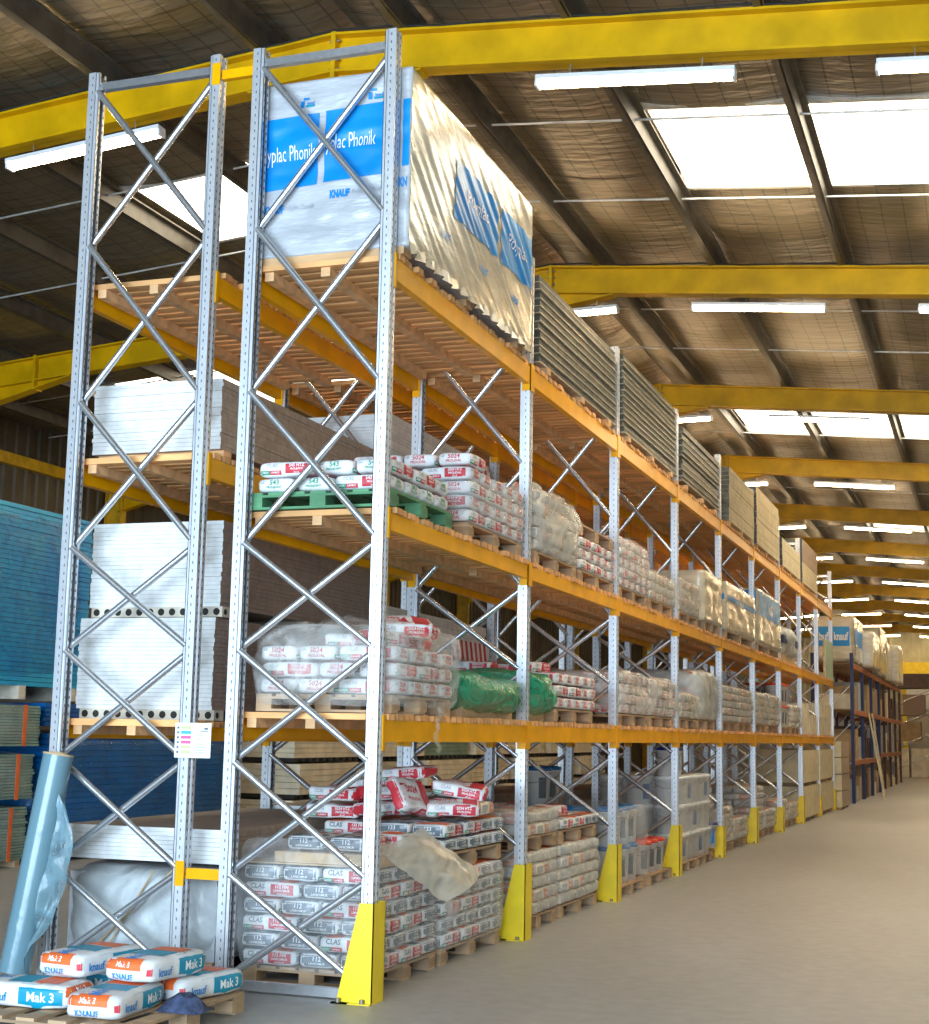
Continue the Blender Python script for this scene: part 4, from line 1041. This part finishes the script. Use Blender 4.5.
pail(-.15, 10.85, 0.138, 'lid_navy', 'p_blue', 'white pail with navy lid standing beside the drums on the floor pallet', None, 1.06)
pallet(-.08, 10.70 + .0, 0, 'wooden pallet under the lone pail at the end of the fourth bay', 1.0, .42)
# floor, further bays
def far(label, y0, z, nl, kind, film='film_heavy', ly=1.22, **k): return wrapped(label, y0, z, nl, kind, film, ly, x1=-.09 if z == 0 else -.01, **k)
far('wrapped cream bags on the floor, first in fifth bay', 11.40, 0, 5, 'sand', seed=60)
far('wrapped cream bags, low load on the floor, rear of fifth bay', 12.66, 0, 3, 'sand', seed=61)
far('wrapped cream bags, tall load on the floor, first in sixth bay', 14.2, 0, 7, 'sand', 'film', seed=62)
far('wrapped cream bags on the floor, rear of sixth bay', 15.5, 0, 3, 'sand', seed=63)
far('wrapped cream bags on the floor, first in seventh bay', 17.02, 0, 4, 'sand', seed=64)
far('wrapped cream bags, low load on the floor, rear of seventh bay', 18.3, 0, 3, 'sand', seed=65)
for i, (y0, y1) in enumerate(((19.75, 22.3), (22.55, 25.0))):
    for k, (za, h) in enumerate(((.08, .55), (.70, .58))):
        bs = board_stack('board_stack', f'cream board pack on the floor, {"lower" if k == 0 else "upper"} of two, {NTH[7+i]} bay', -.95, .0, y0, y1, za, h, .14, ('board_cream', 'board_cream', 'board_cream'), seed=70 + i*2 + k)
        bearers(bs, -.93, -.02, [y0 + q for q in (.1, 1.1, 2.2)], (0, .632)[k], (.08, .068)[k], 'pallet')
bs = board_stack('board_stack', 'tall orange-tan board pack standing past the rack end', -.9, .12, 25.55, 27.4, .05, 1.42, .36, ('board_cream', 'board_edge', 'board_edge'), gap=.02, seed=77); bearers(bs, -.85, .1, (25.6, 26.4, 27.2), 0, .05, 'pallet')
# lower deck, further bays
pallet(-.02, 3.62, ZA[0], 'wooden pallet under the red-printed bags on the lower deck, second bay', .86, 1.2)
bag_stack(.0, 3.64, ZA[0] + PH, 3, '5024', 'lower deck of second bay', '5024 bags on the lower deck, second bay', start=1, colour='red-printed white', ly=1.22)
for k, (x, y, r) in enumerate(((-.75, 3.8, 0), (-.30, 3.85, 80), (-.7, 4.2, 10))): put_bag('loose', (x, y, ZA[0] + PH + BH * (3 * .965 + .5)), math.radians(r), f'red and white bag, {NTH[k]} on top of lower deck stack, second bay', 'bags on top of the second bay stack')
wrapped('film-wrapped bags on the lower deck, first in third bay', 5.78, ZA[0], 4, '5024', 'film_heavy', near=True, seed=81, amp=.05)
wrapped('film-wrapped bags on the lower deck, rear of third bay', 7.07, ZA[0], 4, '5024', 'film_heavy', near=True, seed=82, amp=.05)
far('film-wrapped bags, low load on the lower deck, first in fourth bay', 8.60, ZA[0], 3, 'sand', seed=83, ly=1.05)
far('cloudy film-wrapped bags, tall load on the lower deck, rear of fourth bay', 9.70, ZA[0], 6, 'sand', seed=84, film='film_pale')
far('wrapped white bags on the lower deck, first in fifth bay', 11.40, ZA[0], 5, 'sand', seed=85, film='film')
far('wrapped white bags on the lower deck, rear of fifth bay', 12.66, ZA[0], 5, 'sand', seed=86, film='film')
far('wrapped cream bags on the lower deck, first in sixth bay', 14.2, ZA[0], 5, 'sand', seed=87)
far('wrapped cream bags on the lower deck, rear of sixth bay', 15.5, ZA[0], 5, 'sand', seed=88)
pallet(-.02, 17.0, ZA[0], 'wooden pallet under the orange-lidded pails on the lower deck, seventh bay', 1.0, 1.16)
for a in range(2):
    for b in range(3):
        for tier in range(2): pail(-.5 + a * .34, 17.2 + b * .35, ZA[0] + PH + tier * .36, 'lid_red', 'p_dark', f'orange-lidded pail, {("lower","upper")[tier]} tier, {NTH[a]} row, {NTH[b]} along, seventh bay', 'orange-lidded pails')
far('wrapped cream bags on the lower deck, rear of seventh bay', 18.3, ZA[0], 4, 'sand', seed=89)
def carton(label, x0, x1, y0, y1, z, h, mat='card'):
    z += .004; t = thing('carton', label, 'carton'); MB().box((x0, y0, z), (x1, y1, z + h)).build('carton_body', mat, t)
    MB().box((x0 - .001, (y0+y1)/2 - .03, z + h - .08), (x1 + .002, (y0+y1)/2 + .03, z + h + .002)).build('packing_tape', 'kraft', t)
carton('cream carton on the lower deck, eighth bay', -.8, -.02, 19.8, 20.9, ZA[0], .55, 'cream_pack')
carton('low cream carton on the lower deck, rear of eighth bay', -.8, -.02, 21.1, 22.2, ZA[0], .36, 'cream_pack')
carton('cream carton on the lower deck, last bay', -.8, -.02, 22.7, 24.8, ZA[0], .34, 'cream_pack')
carton('cream carton on top of another, lower deck, last bay', -.8, -.02, 22.9, 24.9, ZA[0] + .345, .28, 'cream_pack')
# middle deck, further bays
wrapped('tall wrapped bags slumping in cloudy film on the middle deck, second bay', 3.03, ZA[1], 5, 'sand', 'film_heavy', near=True, seed=91, amp=.06)
for k, (x, y, r) in enumerate(((-.25, 3.3, 0), (-.3, 3.75, 5), (-.72, 3.5, 90))): put_bag('sand', (x, y, ZA[1] + PH + BH * (5 * .965 + .55)), math.radians(r), f'cream bag, {NTH[k]} atop the slumping load, middle deck', 'bags on the slumping load')
wrapped('grey and red bags on the middle deck, rear of second bay', 4.33, ZA[1], 3, '5024', None, near=True, seed=92)
pallet(-.02, 4.34, ZA[1] + PH + 3 * BH + .004, 'empty wooden pallet lying on the bags of the middle deck, second bay', .86, 1.18)
wrapped('red-printed bags on the middle deck, first in third bay', 5.76, ZA[1], 5, '5024', 'film_mid', near=True, seed=93)
wrapped('low wrapped bags on the middle deck, rear of third bay', 7.05, ZA[1], 3, 'sand', 'film_mid', near=True, seed=94)
far('wrapped grey bags on the middle deck, first in fourth bay', 8.60, ZA[1], 4, 'sand', seed=95)
def white_pack(label, y0, y1, z, h, band, seed):
    t = thing('wrapped_board_pack', label, 'wrapped pack')
    sk = wrinkled_box(-.96, .04, y0, y1, z + .1, z + .1 + h, seed, None, .018, (10, 22, 14)); o = sk.build('film_skin', ['wrap_cream_lit', 'wrap_cream_lit'], t)
    p = Print(o.data)
    if band: p.rect('+x', y0 + .1, z + .1 + h * band[0], y1 - .05, z + .1 + h * band[1], 'p_blue', 16, 6, .004); p.text('+x', 'knauf', (y0+y1)/2, z + .1 + h * (band[0] + band[1]) / 2, .13, 'p_white', .8, .02, .008)
    if band: p.rect('-y', -.94, z + .1 + h * band[0], .02, z + .1 + h * band[1], 'p_blue', 8, 4, .004)
    if band: obj('printing', p.mesh('printing'), t)
    pallet(-.0, y0 + .05, z - .04 + .0, 'low pallet under the ' + label, .98, y1 - y0 - .1) if False else None
    b = MB(); [b.box((-.94, y0 + q, z), (.02, y0 + q + .1, z + .1)) for q in (.1, (y1-y0)/2, y1 - y0 - .2)]; b.build('timber_bearer', 'pallet', t)
white_pack('white wrapped board pack with a narrow blue stripe on the middle deck, fifth bay', 11.35, 13.85, ZA[1], .62, (.62, .74), 5)
white_pack('white wrapped board pack with a broad blue band on the middle deck, sixth bay', 14.1, 16.6, ZA[1], .80, (.52, .96), 6)
white_pack('plain grey-white wrapped pack on the middle deck, rear of fourth bay', 9.85, 11.05, ZA[1], .6, None, 7)
t = thing('covered_load', 'load slumped under dark and pale sheets on the middle deck, seventh bay', 'wrapped pack')
obj('film', shell(-.95, .02, 17.0, 19.3, ZA[1] + .06, ZA[1] + .62, 8, 'film_pale', .08, (12, 16, 8), True, 4), t); MB().box((-.9, 17.05, ZA[1] + .3), (.03, 18.9, ZA[1] + .42)).build('dark_sheet', 'cloth', t)
MB().box((-.85, 17.1, ZA[1]), (-.05, 19.2, ZA[1] + .3)).build('contents', 'kraft', t)
# hanging pale green sign panel at the rack end
t = thing('hanging_panel', 'pale green panel standing at the far end of the middle deck', 'panel')
MB().box((.005, 23.6, ZA[1] + .0), (.02, 25.1, ZA[1] + .78)).build('panel_sheet', 'sign_green', t)
MB().box((-.03, 23.62, ZA[1]), (.005, 23.68, ZA[1] + .76)).box((-.03, 25.02, ZA[1]), (.005, 25.08, ZA[1] + .76)).build('panel_batten', 'bearer', t)

# ------------------------------------------------------------------ load notice on the rear rack's upright
t = thing('load_notice', 'white load notice with coloured rows fixed to the rear rack upright', 'sign', (0, -.012, 0))
MB().box((-1.265, -.004, 1.285), (-1.03, 0, 1.485)).build('notice_board', 'sign', t)
mb = MB(); NM = ['p_lime', 'p_sky', 'p_pink', 'p_dark', 'p_lime']
def nrect(x0, z0, x1, z1, mi): mb.add([(x0, -.0055, z0), (x1, -.0055, z0), (x1, -.0055, z1), (x0, -.0055, z1)], [(0, 1, 2, 3)], mi)
for k, mi in enumerate((0, 1, 2, 2, 0, 0)):
    z = 1.458 - k * .028; nrect(-1.225, z - .009, -1.16, z + .009, mi); nrect(-1.252, z - .007, -1.238, z + .005, 3)
nrect(-1.075, 1.447, -1.05, 1.458, 3); nrect(-1.10, 1.436, -1.05, 1.441, 3)
for k in range(3): nrect(-1.125, 1.412 - k * .026, -1.08, 1.420 - k * .026, 0)
for k in range(3): nrect(-1.13, 1.345 - k * .016, -1.065, 1.348 - k * .016, 3)
mb.build('notice_print', NM, t)

# ------------------------------------------------------------------ plaster bags on the front pallet
pr_ = math.radians(4)
PX, PYY = -.50, -1.58
pallet(PX, PYY, 0, 'worn wooden pallet carrying the blue and orange plaster bags', 1.16, 1.08, rot=.0)
zb = PH + .0625
MK = [((-1.24, -1.27, zb), 4, 'lying side-on at the outer end, front pallet'), ((-.78, -1.28, zb), 95, 'front corner, lower layer, front pallet'), ((-.68, -.72, zb), 80, 'lower layer, nearest the rack frame, front pallet'),
      ((-1.18, -.80, zb), 8, 'mostly hidden under another, front pallet'), ((-1.12, -.98, zb + .124), 82, 'upper layer, outer one, front pallet'), ((-.74, -.99, zb + .124), 86, 'upper layer, inner one, front pallet')]
for k, (p, r, l) in enumerate(MK): put_bag('mak', p, math.radians(r), 'white and teal plaster bag ' + l, 'plaster bags on the front pallet')
mb = MB(); rr = random.Random(4); n = 9; vs = []
for j in range(n + 1):
    for i in range(n + 1):
        a, b = i / n - .5, j / n - .5; d = max(0, 1 - 4 * (a*a + b*b)); vs.append((a * .24, b * .17, .005 + .075 * d ** .6 * (1 + .5 * noise.noise(Vector((a*9, b*9, 0))))))
mb.add(vs, [(j*(n+1)+i, j*(n+1)+i+1, (j+1)*(n+1)+i+1, (j+1)*(n+1)+i) for j in range(n) for i in range(n)], 0, True); mb.box((-.10, -.07, 0), (.10, .07, .012))
tag(mb.build('rag', 'cloth', None, (-.50, -1.12, PH)), 'crumpled dark blue cloth between bags on the front pallet', 'cloth')

# roll of bluish film leaning on the outer upright
t = thing('film_roll', 'roll of bluish plastic film leaning against the outer end upright', 'plastic roll')
ra, rb = Vector((-2.11, -.24, .0)), Vector((-1.985, -.115, 1.28))
d = (rb - ra).normalized(); mb = MB().tube(ra + Vector((0, 0, .05)), rb, .088, 24); mb.build('wound_film', 'roll', t)
MB().tube(rb, rb + d * .012, .09, 24).tube(rb + d*.011, rb + d * .02, .05, 20).build('core', 'kraft', t)
mb = MB(); n = 14; vs = []
for j in range(n + 1):
    for i in range(n + 1):
        a, b = i / n, j / n; top = rb - d * .12
        base = top + (ra - rb) * b * .78
        wid = .02 + .17 * math.sin(math.pi * min(1, b * 1.15)) ** .8
        vs.append(base + Vector((.05 + a * wid, -.02 - .02 * a + .05 * noise.noise(Vector((a*3, b*6, 1))), -.10 * a)))
mb.add(vs, [(j*(n+1)+i, j*(n+1)+i+1, (j+1)*(n+1)+i+1, (j+1)*(n+1)+i) for j in range(n) for i in range(n)], 0, True); mb.build('loose_end', 'rollsheet', t)

# ------------------------------------------------------------------ stacks across the far aisle
def slabs(name, label, x0, x1, y0, y1, z0, z1, pitch, mat, seed, jit=.012, gap=.006, film=None, cat='sheet stack'):
    t = thing(name, label, cat); rr = random.Random(seed); mb = MB(); n = max(1, int(round((z1 - z0) / pitch))); p = (z1 - z0) / n
    for k in range(n):
        dx, dy = rr.uniform(-jit, jit), rr.uniform(-jit, jit); mb.box((x0 + dx, y0 + dy, z0 + k*p), (x1 + dx, y1 + dy, z0 + (k+1)*p - gap))
    mb.build('sheet_pile', mat, t)
    if film: obj('film', shell(x0 - .03, x1 + .03, y0 - .03, y1 + .03, z0, z1 + .01, seed, film, .04, (12, 20, 10)), t)
    return t
XS = -6.3
slabs('sheet_stack', 'deep blue stack of sheets on the floor across the far aisle', XS - 1.3, XS, 5.95, 10.3, .05, 1.38, .062, 'blue_sheet', 1, film='film_blue')
slabs('sheet_stack', 'deep blue upper stack of sheets beside the green boards', XS - 1.3, XS, 5.9, 8.4, 1.45, 1.70, .05, 'blue_sheet', 2)
slabs('sheet_stack', 'turquoise film-wrapped stack of sheets high across the far aisle', XS - 1.3, XS, 3.4, 6.6, 1.86, 3.74, .05, 'turq_sheet', 3, film='film_blue')
b2 = MB()
for k in range(4): b2.box((XS - 1.3, 3.5 + k * .95, 1.72), (XS + .01, 3.62 + k * .95, 1.86))
tag(b2.build('timber_bearer', 'hollow'), 'pale bearers under the turquoise stack', 'timber')
for k, (z0, z1) in enumerate(((.08, .62), (.70, 1.16), (1.24, 1.66))):
    slabs('green_board_stack', f'pale green wrapped boards, {("bottom", "middle", "top")[k]} pack at the picture edge', XS - 1.25, XS - .03 + .05 * k, 4.2, 5.72, z0, z1, .03, 'green_board', 10 + k, film='film_light')
    MB().box((XS - 1.26, 5.1, 0), (XS + .05, 5.16, .002))
    o = MB().box((XS + .06 + .05*k, 5.30, z0), (XS + .064 + .05*k, 5.36, z1)).build('orange_strap', 'p_orange'); o.parent = None
    tag(o, f'orange strap on the {("bottom", "middle", "top")[k]} pale green board pack', 'strap')
bpal = MB()
for y in (4.3, 5.0, 5.6): bpal.box((XS - 1.2, y, 0), (XS - .05, y + .08, .08))
tag(bpal.build('timber_bearer', 'pallet'), 'timber bearers under the pale green boards', 'timber')
for k, y in enumerate((12.0, 14.6, 17.2, 19.8, 22.4, 25.0, 27.6)):
    for m_, (z0, z1) in enumerate(((.06, .46), (.54, .98), (1.06, 1.42), (1.48, 1.9))):
        t = thing('cream_panel_pack', f'cream panel pack, {ORD[m_]} of its stack, {NTH[k]} stack across the far aisle', 'panel pack', group='cream packs across the far aisle')
        mb = MB(); nn = 5
        for q in range(nn): mb.box((XS - 1.2, y, z0 + q*(z1-z0)/nn), (XS + .1 * ((k + m_) % 2), y + 2.4, z0 + (q+1)*(z1-z0)/nn - .006))
        mb.build('panels', 'green_board' if (k == 2 and m_ == 2) else 'cream_pack', t)
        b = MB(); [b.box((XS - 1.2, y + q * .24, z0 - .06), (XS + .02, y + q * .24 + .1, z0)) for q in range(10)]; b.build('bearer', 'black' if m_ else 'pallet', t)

# ------------------------------------------------------------------ racks beyond the end of the aisle rack
def far_rack(name, label, x1, y0, nb, bay, h, levels, umat, bmat, dep=1.0):
    root = thing(name, label, 'pallet rack')
    for i in range(nb + 1):
        for xx in (x1 - .08, x1 - dep): MB().box((xx, y0 + i*bay, 0), (xx + .08, y0 + i*bay + .09, h)).build('upright', umat, root)
        zz = [.1 + k * .9 for k in range(int(h / .9) + 1)]
        for a, b in zip(zz[:-1], zz[1:]): MB().tube((x1 - dep + .05, y0 + i*bay + .04, a), (x1 - .05, y0 + i*bay + .04, b), .018, 6).build('diagonal_brace', 'brace', root)
    for z in levels:
        for i in range(nb):
            for xx in (x1 - .05, x1 - dep): MB().box((xx, y0 + i*bay + .09, z - .11), (xx + .05, y0 + (i+1)*bay, z)).build('beam', bmat, root)
            MB().box((x1 - dep, y0 + i*bay + .1, z), (x1, y0 + (i+1)*bay - .02, z + .02)).build('shelf_board', 'pallet', root)
    return root
far_rack('pallet_rack', 'dark blue pallet rack just past the end of the galvanised rack', .10, 29.1, 3, 2.9, 3.55, (1.0, 2.2, 3.3), 'blue_steel', 'rust_beam')
far_rack('pallet_rack', 'dark brown pallet rack further down behind the blue one', .02, 38.3, 4, 2.8, 3.6, (1.1, 2.2, 3.35), 'brown_steel', 'rust_beam')
# end racks along the back wall
root = far_rack('pallet_rack', 'brown rack across the far end of the aisle', .9, 58.6, 1, 2.6, 3.7, (1.5, 2.6), 'brown_steel', 'rust_beam', 2.2)
root = far_rack('pallet_rack', 'pale rack at the far end of the open aisle', 4.6, 60.0, 1, 2.6, 3.7, (1.5, 2.6), 'brown_steel', 'rust_beam', 3.0)
for k, (x0, x1, y0, y1, z, h, m, lab) in enumerate((
    (-.9, .12, 29.25, 31.9, 3.32, 1.12, 'w', 'large white wrapped pack with blue squares on top of the blue rack'),
    (-.9, .35, 32.1, 34.7, 3.32, .95, 'c', 'cream wrapped pack bulging over the blue rack beam'),
    (-.9, .15, 35.0, 37.6, 3.32, 1.1, 'w', 'white wrapped pack with blue square, second on the blue rack'),
    (-.9, .1, 38.5, 41.0, 3.37, 1.5, 'c', 'cream wrapped pack on top of the brown rack, first bay'),
    (-.9, .1, 41.3, 43.8, 3.37, 1.2, 'c', 'cream wrapped pack on top of the brown rack, second bay'),
    (-.9, .3, 44.2, 46.6, 3.37, 1.3, 'c', 'pale wrapped pack on top of the brown rack, third bay'))):
    t = thing('wrapped_board_pack', lab, 'wrapped pack'); o = wrinkled_box(x0, x1, y0, y1, z + .03, z + h, 20 + k, None, .02, (10, 14, 10)).build('film_skin', ['wrap_cream_lit', 'wrap_cream_lit'], t)
    if m == 'w':
        p = Print(o.data)
        for a in (-.85, -.38): p.rect('-y', a, z + h*.36, a + .40, z + h*.78, 'p_blue', 5, 5, .01); p.text('-y', 'knauf', a + .2, z + h*.57, .2, 'p_white', .34, .03, .02)
        p.rect('+x', y0 + .3, z + h*.4, y1 - .3, z + h*.75, 'p_blue', 8, 5, .01); obj('printing', p.mesh('printing'), t)
rr = random.Random(9); gi = 0
SHL = {'blue': (.10, 29.1, 3, 2.9, (0, 1.02, 2.22)), 'brown': (.02, 38.3, 4, 2.8, (0, 1.12, 2.22))}
for nm, (x1, y0, nb, bay, lv) in SHL.items():
    for i in range(nb):
        for li, z in enumerate(lv):
            for q in range(3):
                a = y0 + i*bay + .15 + q * .9; h = rr.uniform(.25, .9); m = rr.choice(['cream_pack', 'card', 'wrap_white', 'brown_steel', 'p_teal' if li == 1 and i else 'card', 'p_mid'])
                carton(f'{ {"cream_pack":"cream","card":"brown","wrap_white":"white","p_teal":"teal","brown_steel":"dark","p_mid":"grey"}[m]} carton, {("floor","lower shelf","upper shelf")[li]}, {NTH[i*3+q]} along the {nm} rack', x1 - .85, x1 - .06, a, a + rr.uniform(.5, .8), z, h, m)
for k, (x, z, h, m) in enumerate(((-1.1, 0, 1.2, 'cream_pack'), (-.1, 0, 1.2, 'cream_pack'), (-.6, 1.52, .8, 'card'), (-.4, 2.62, .85, 'board_edge_shaded'), (2.2, 0, 1.0, 'blue_steel'), (3.4, 0, 1.1, 'lid_navy'), (2.4, 1.52, .9, 'cream_pack'), (3.6, 1.52, .6, 'wrap_white'), (2.6, 2.62, .7, 'card'))):
    yb = 58.8 if x < 1 else 60.2
    carton(f'carton, {NTH[k]} of the far end racks counted from the brown rack up', x, x + .9, yb, yb + 1.2, z, h, m)
carton('dark bundle on top of the brown end rack', -1.0, .7, 58.8, 60.6, 3.75, .6, 'brown_steel')
for k, x in enumerate((.75, 1.1)):
    t = thing('traffic_cone', f'orange traffic cone, {NTH[k]} at the far end rack', 'cone', (x, 57.9, 0))
    MB().box((-.2, -.2, 0), (.2, .2, .04)).build('cone_base', 'p_orange', t); MB().lathe([(.15, .04), (.03, .7)], 12).build('cone_body', 'p_orange', t)
# boards leaning on the blue rack
for k, (y, dx) in enumerate(((33.0, .35), (34.2, .28))):
    mb = MB(); mb.add([(.13 + dx, y, 0), (.13 + dx, y + .16, 0), (.125, y + .16, 2.2), (.125, y, 2.2), (.16 + dx, y, 0), (.16 + dx, y + .16, 0), (.155, y + .16, 2.2), (.155, y, 2.2)], [(0,1,2,3),(7,6,5,4),(0,4,5,1),(1,5,6,2),(2,6,7,3),(3,7,4,0)])
    tag(mb.build('leaning_plank', 'board_cream'), f'pale plank leaning on the dark blue rack, {NTH[k]} along', 'plank')
# overhead door at the far end
t = struct(obj('door_1', None), 'pale roller door with yellow frame at the far end'); MB().box((-.6, YE - .12, 3.0), (5.4, YE - .08, 4.6)).build('door_curtain', 'lampbody', t); MB().box((-.8, YE - .2, 4.6), (5.6, YE - .05, 5.2)).box((-.8, YE - .2, 0), (-.6, YE - .05, 4.6)).box((5.4, YE - .2, 0), (5.6, YE - .05, 4.6)).build('door_frame', 'guard', t)
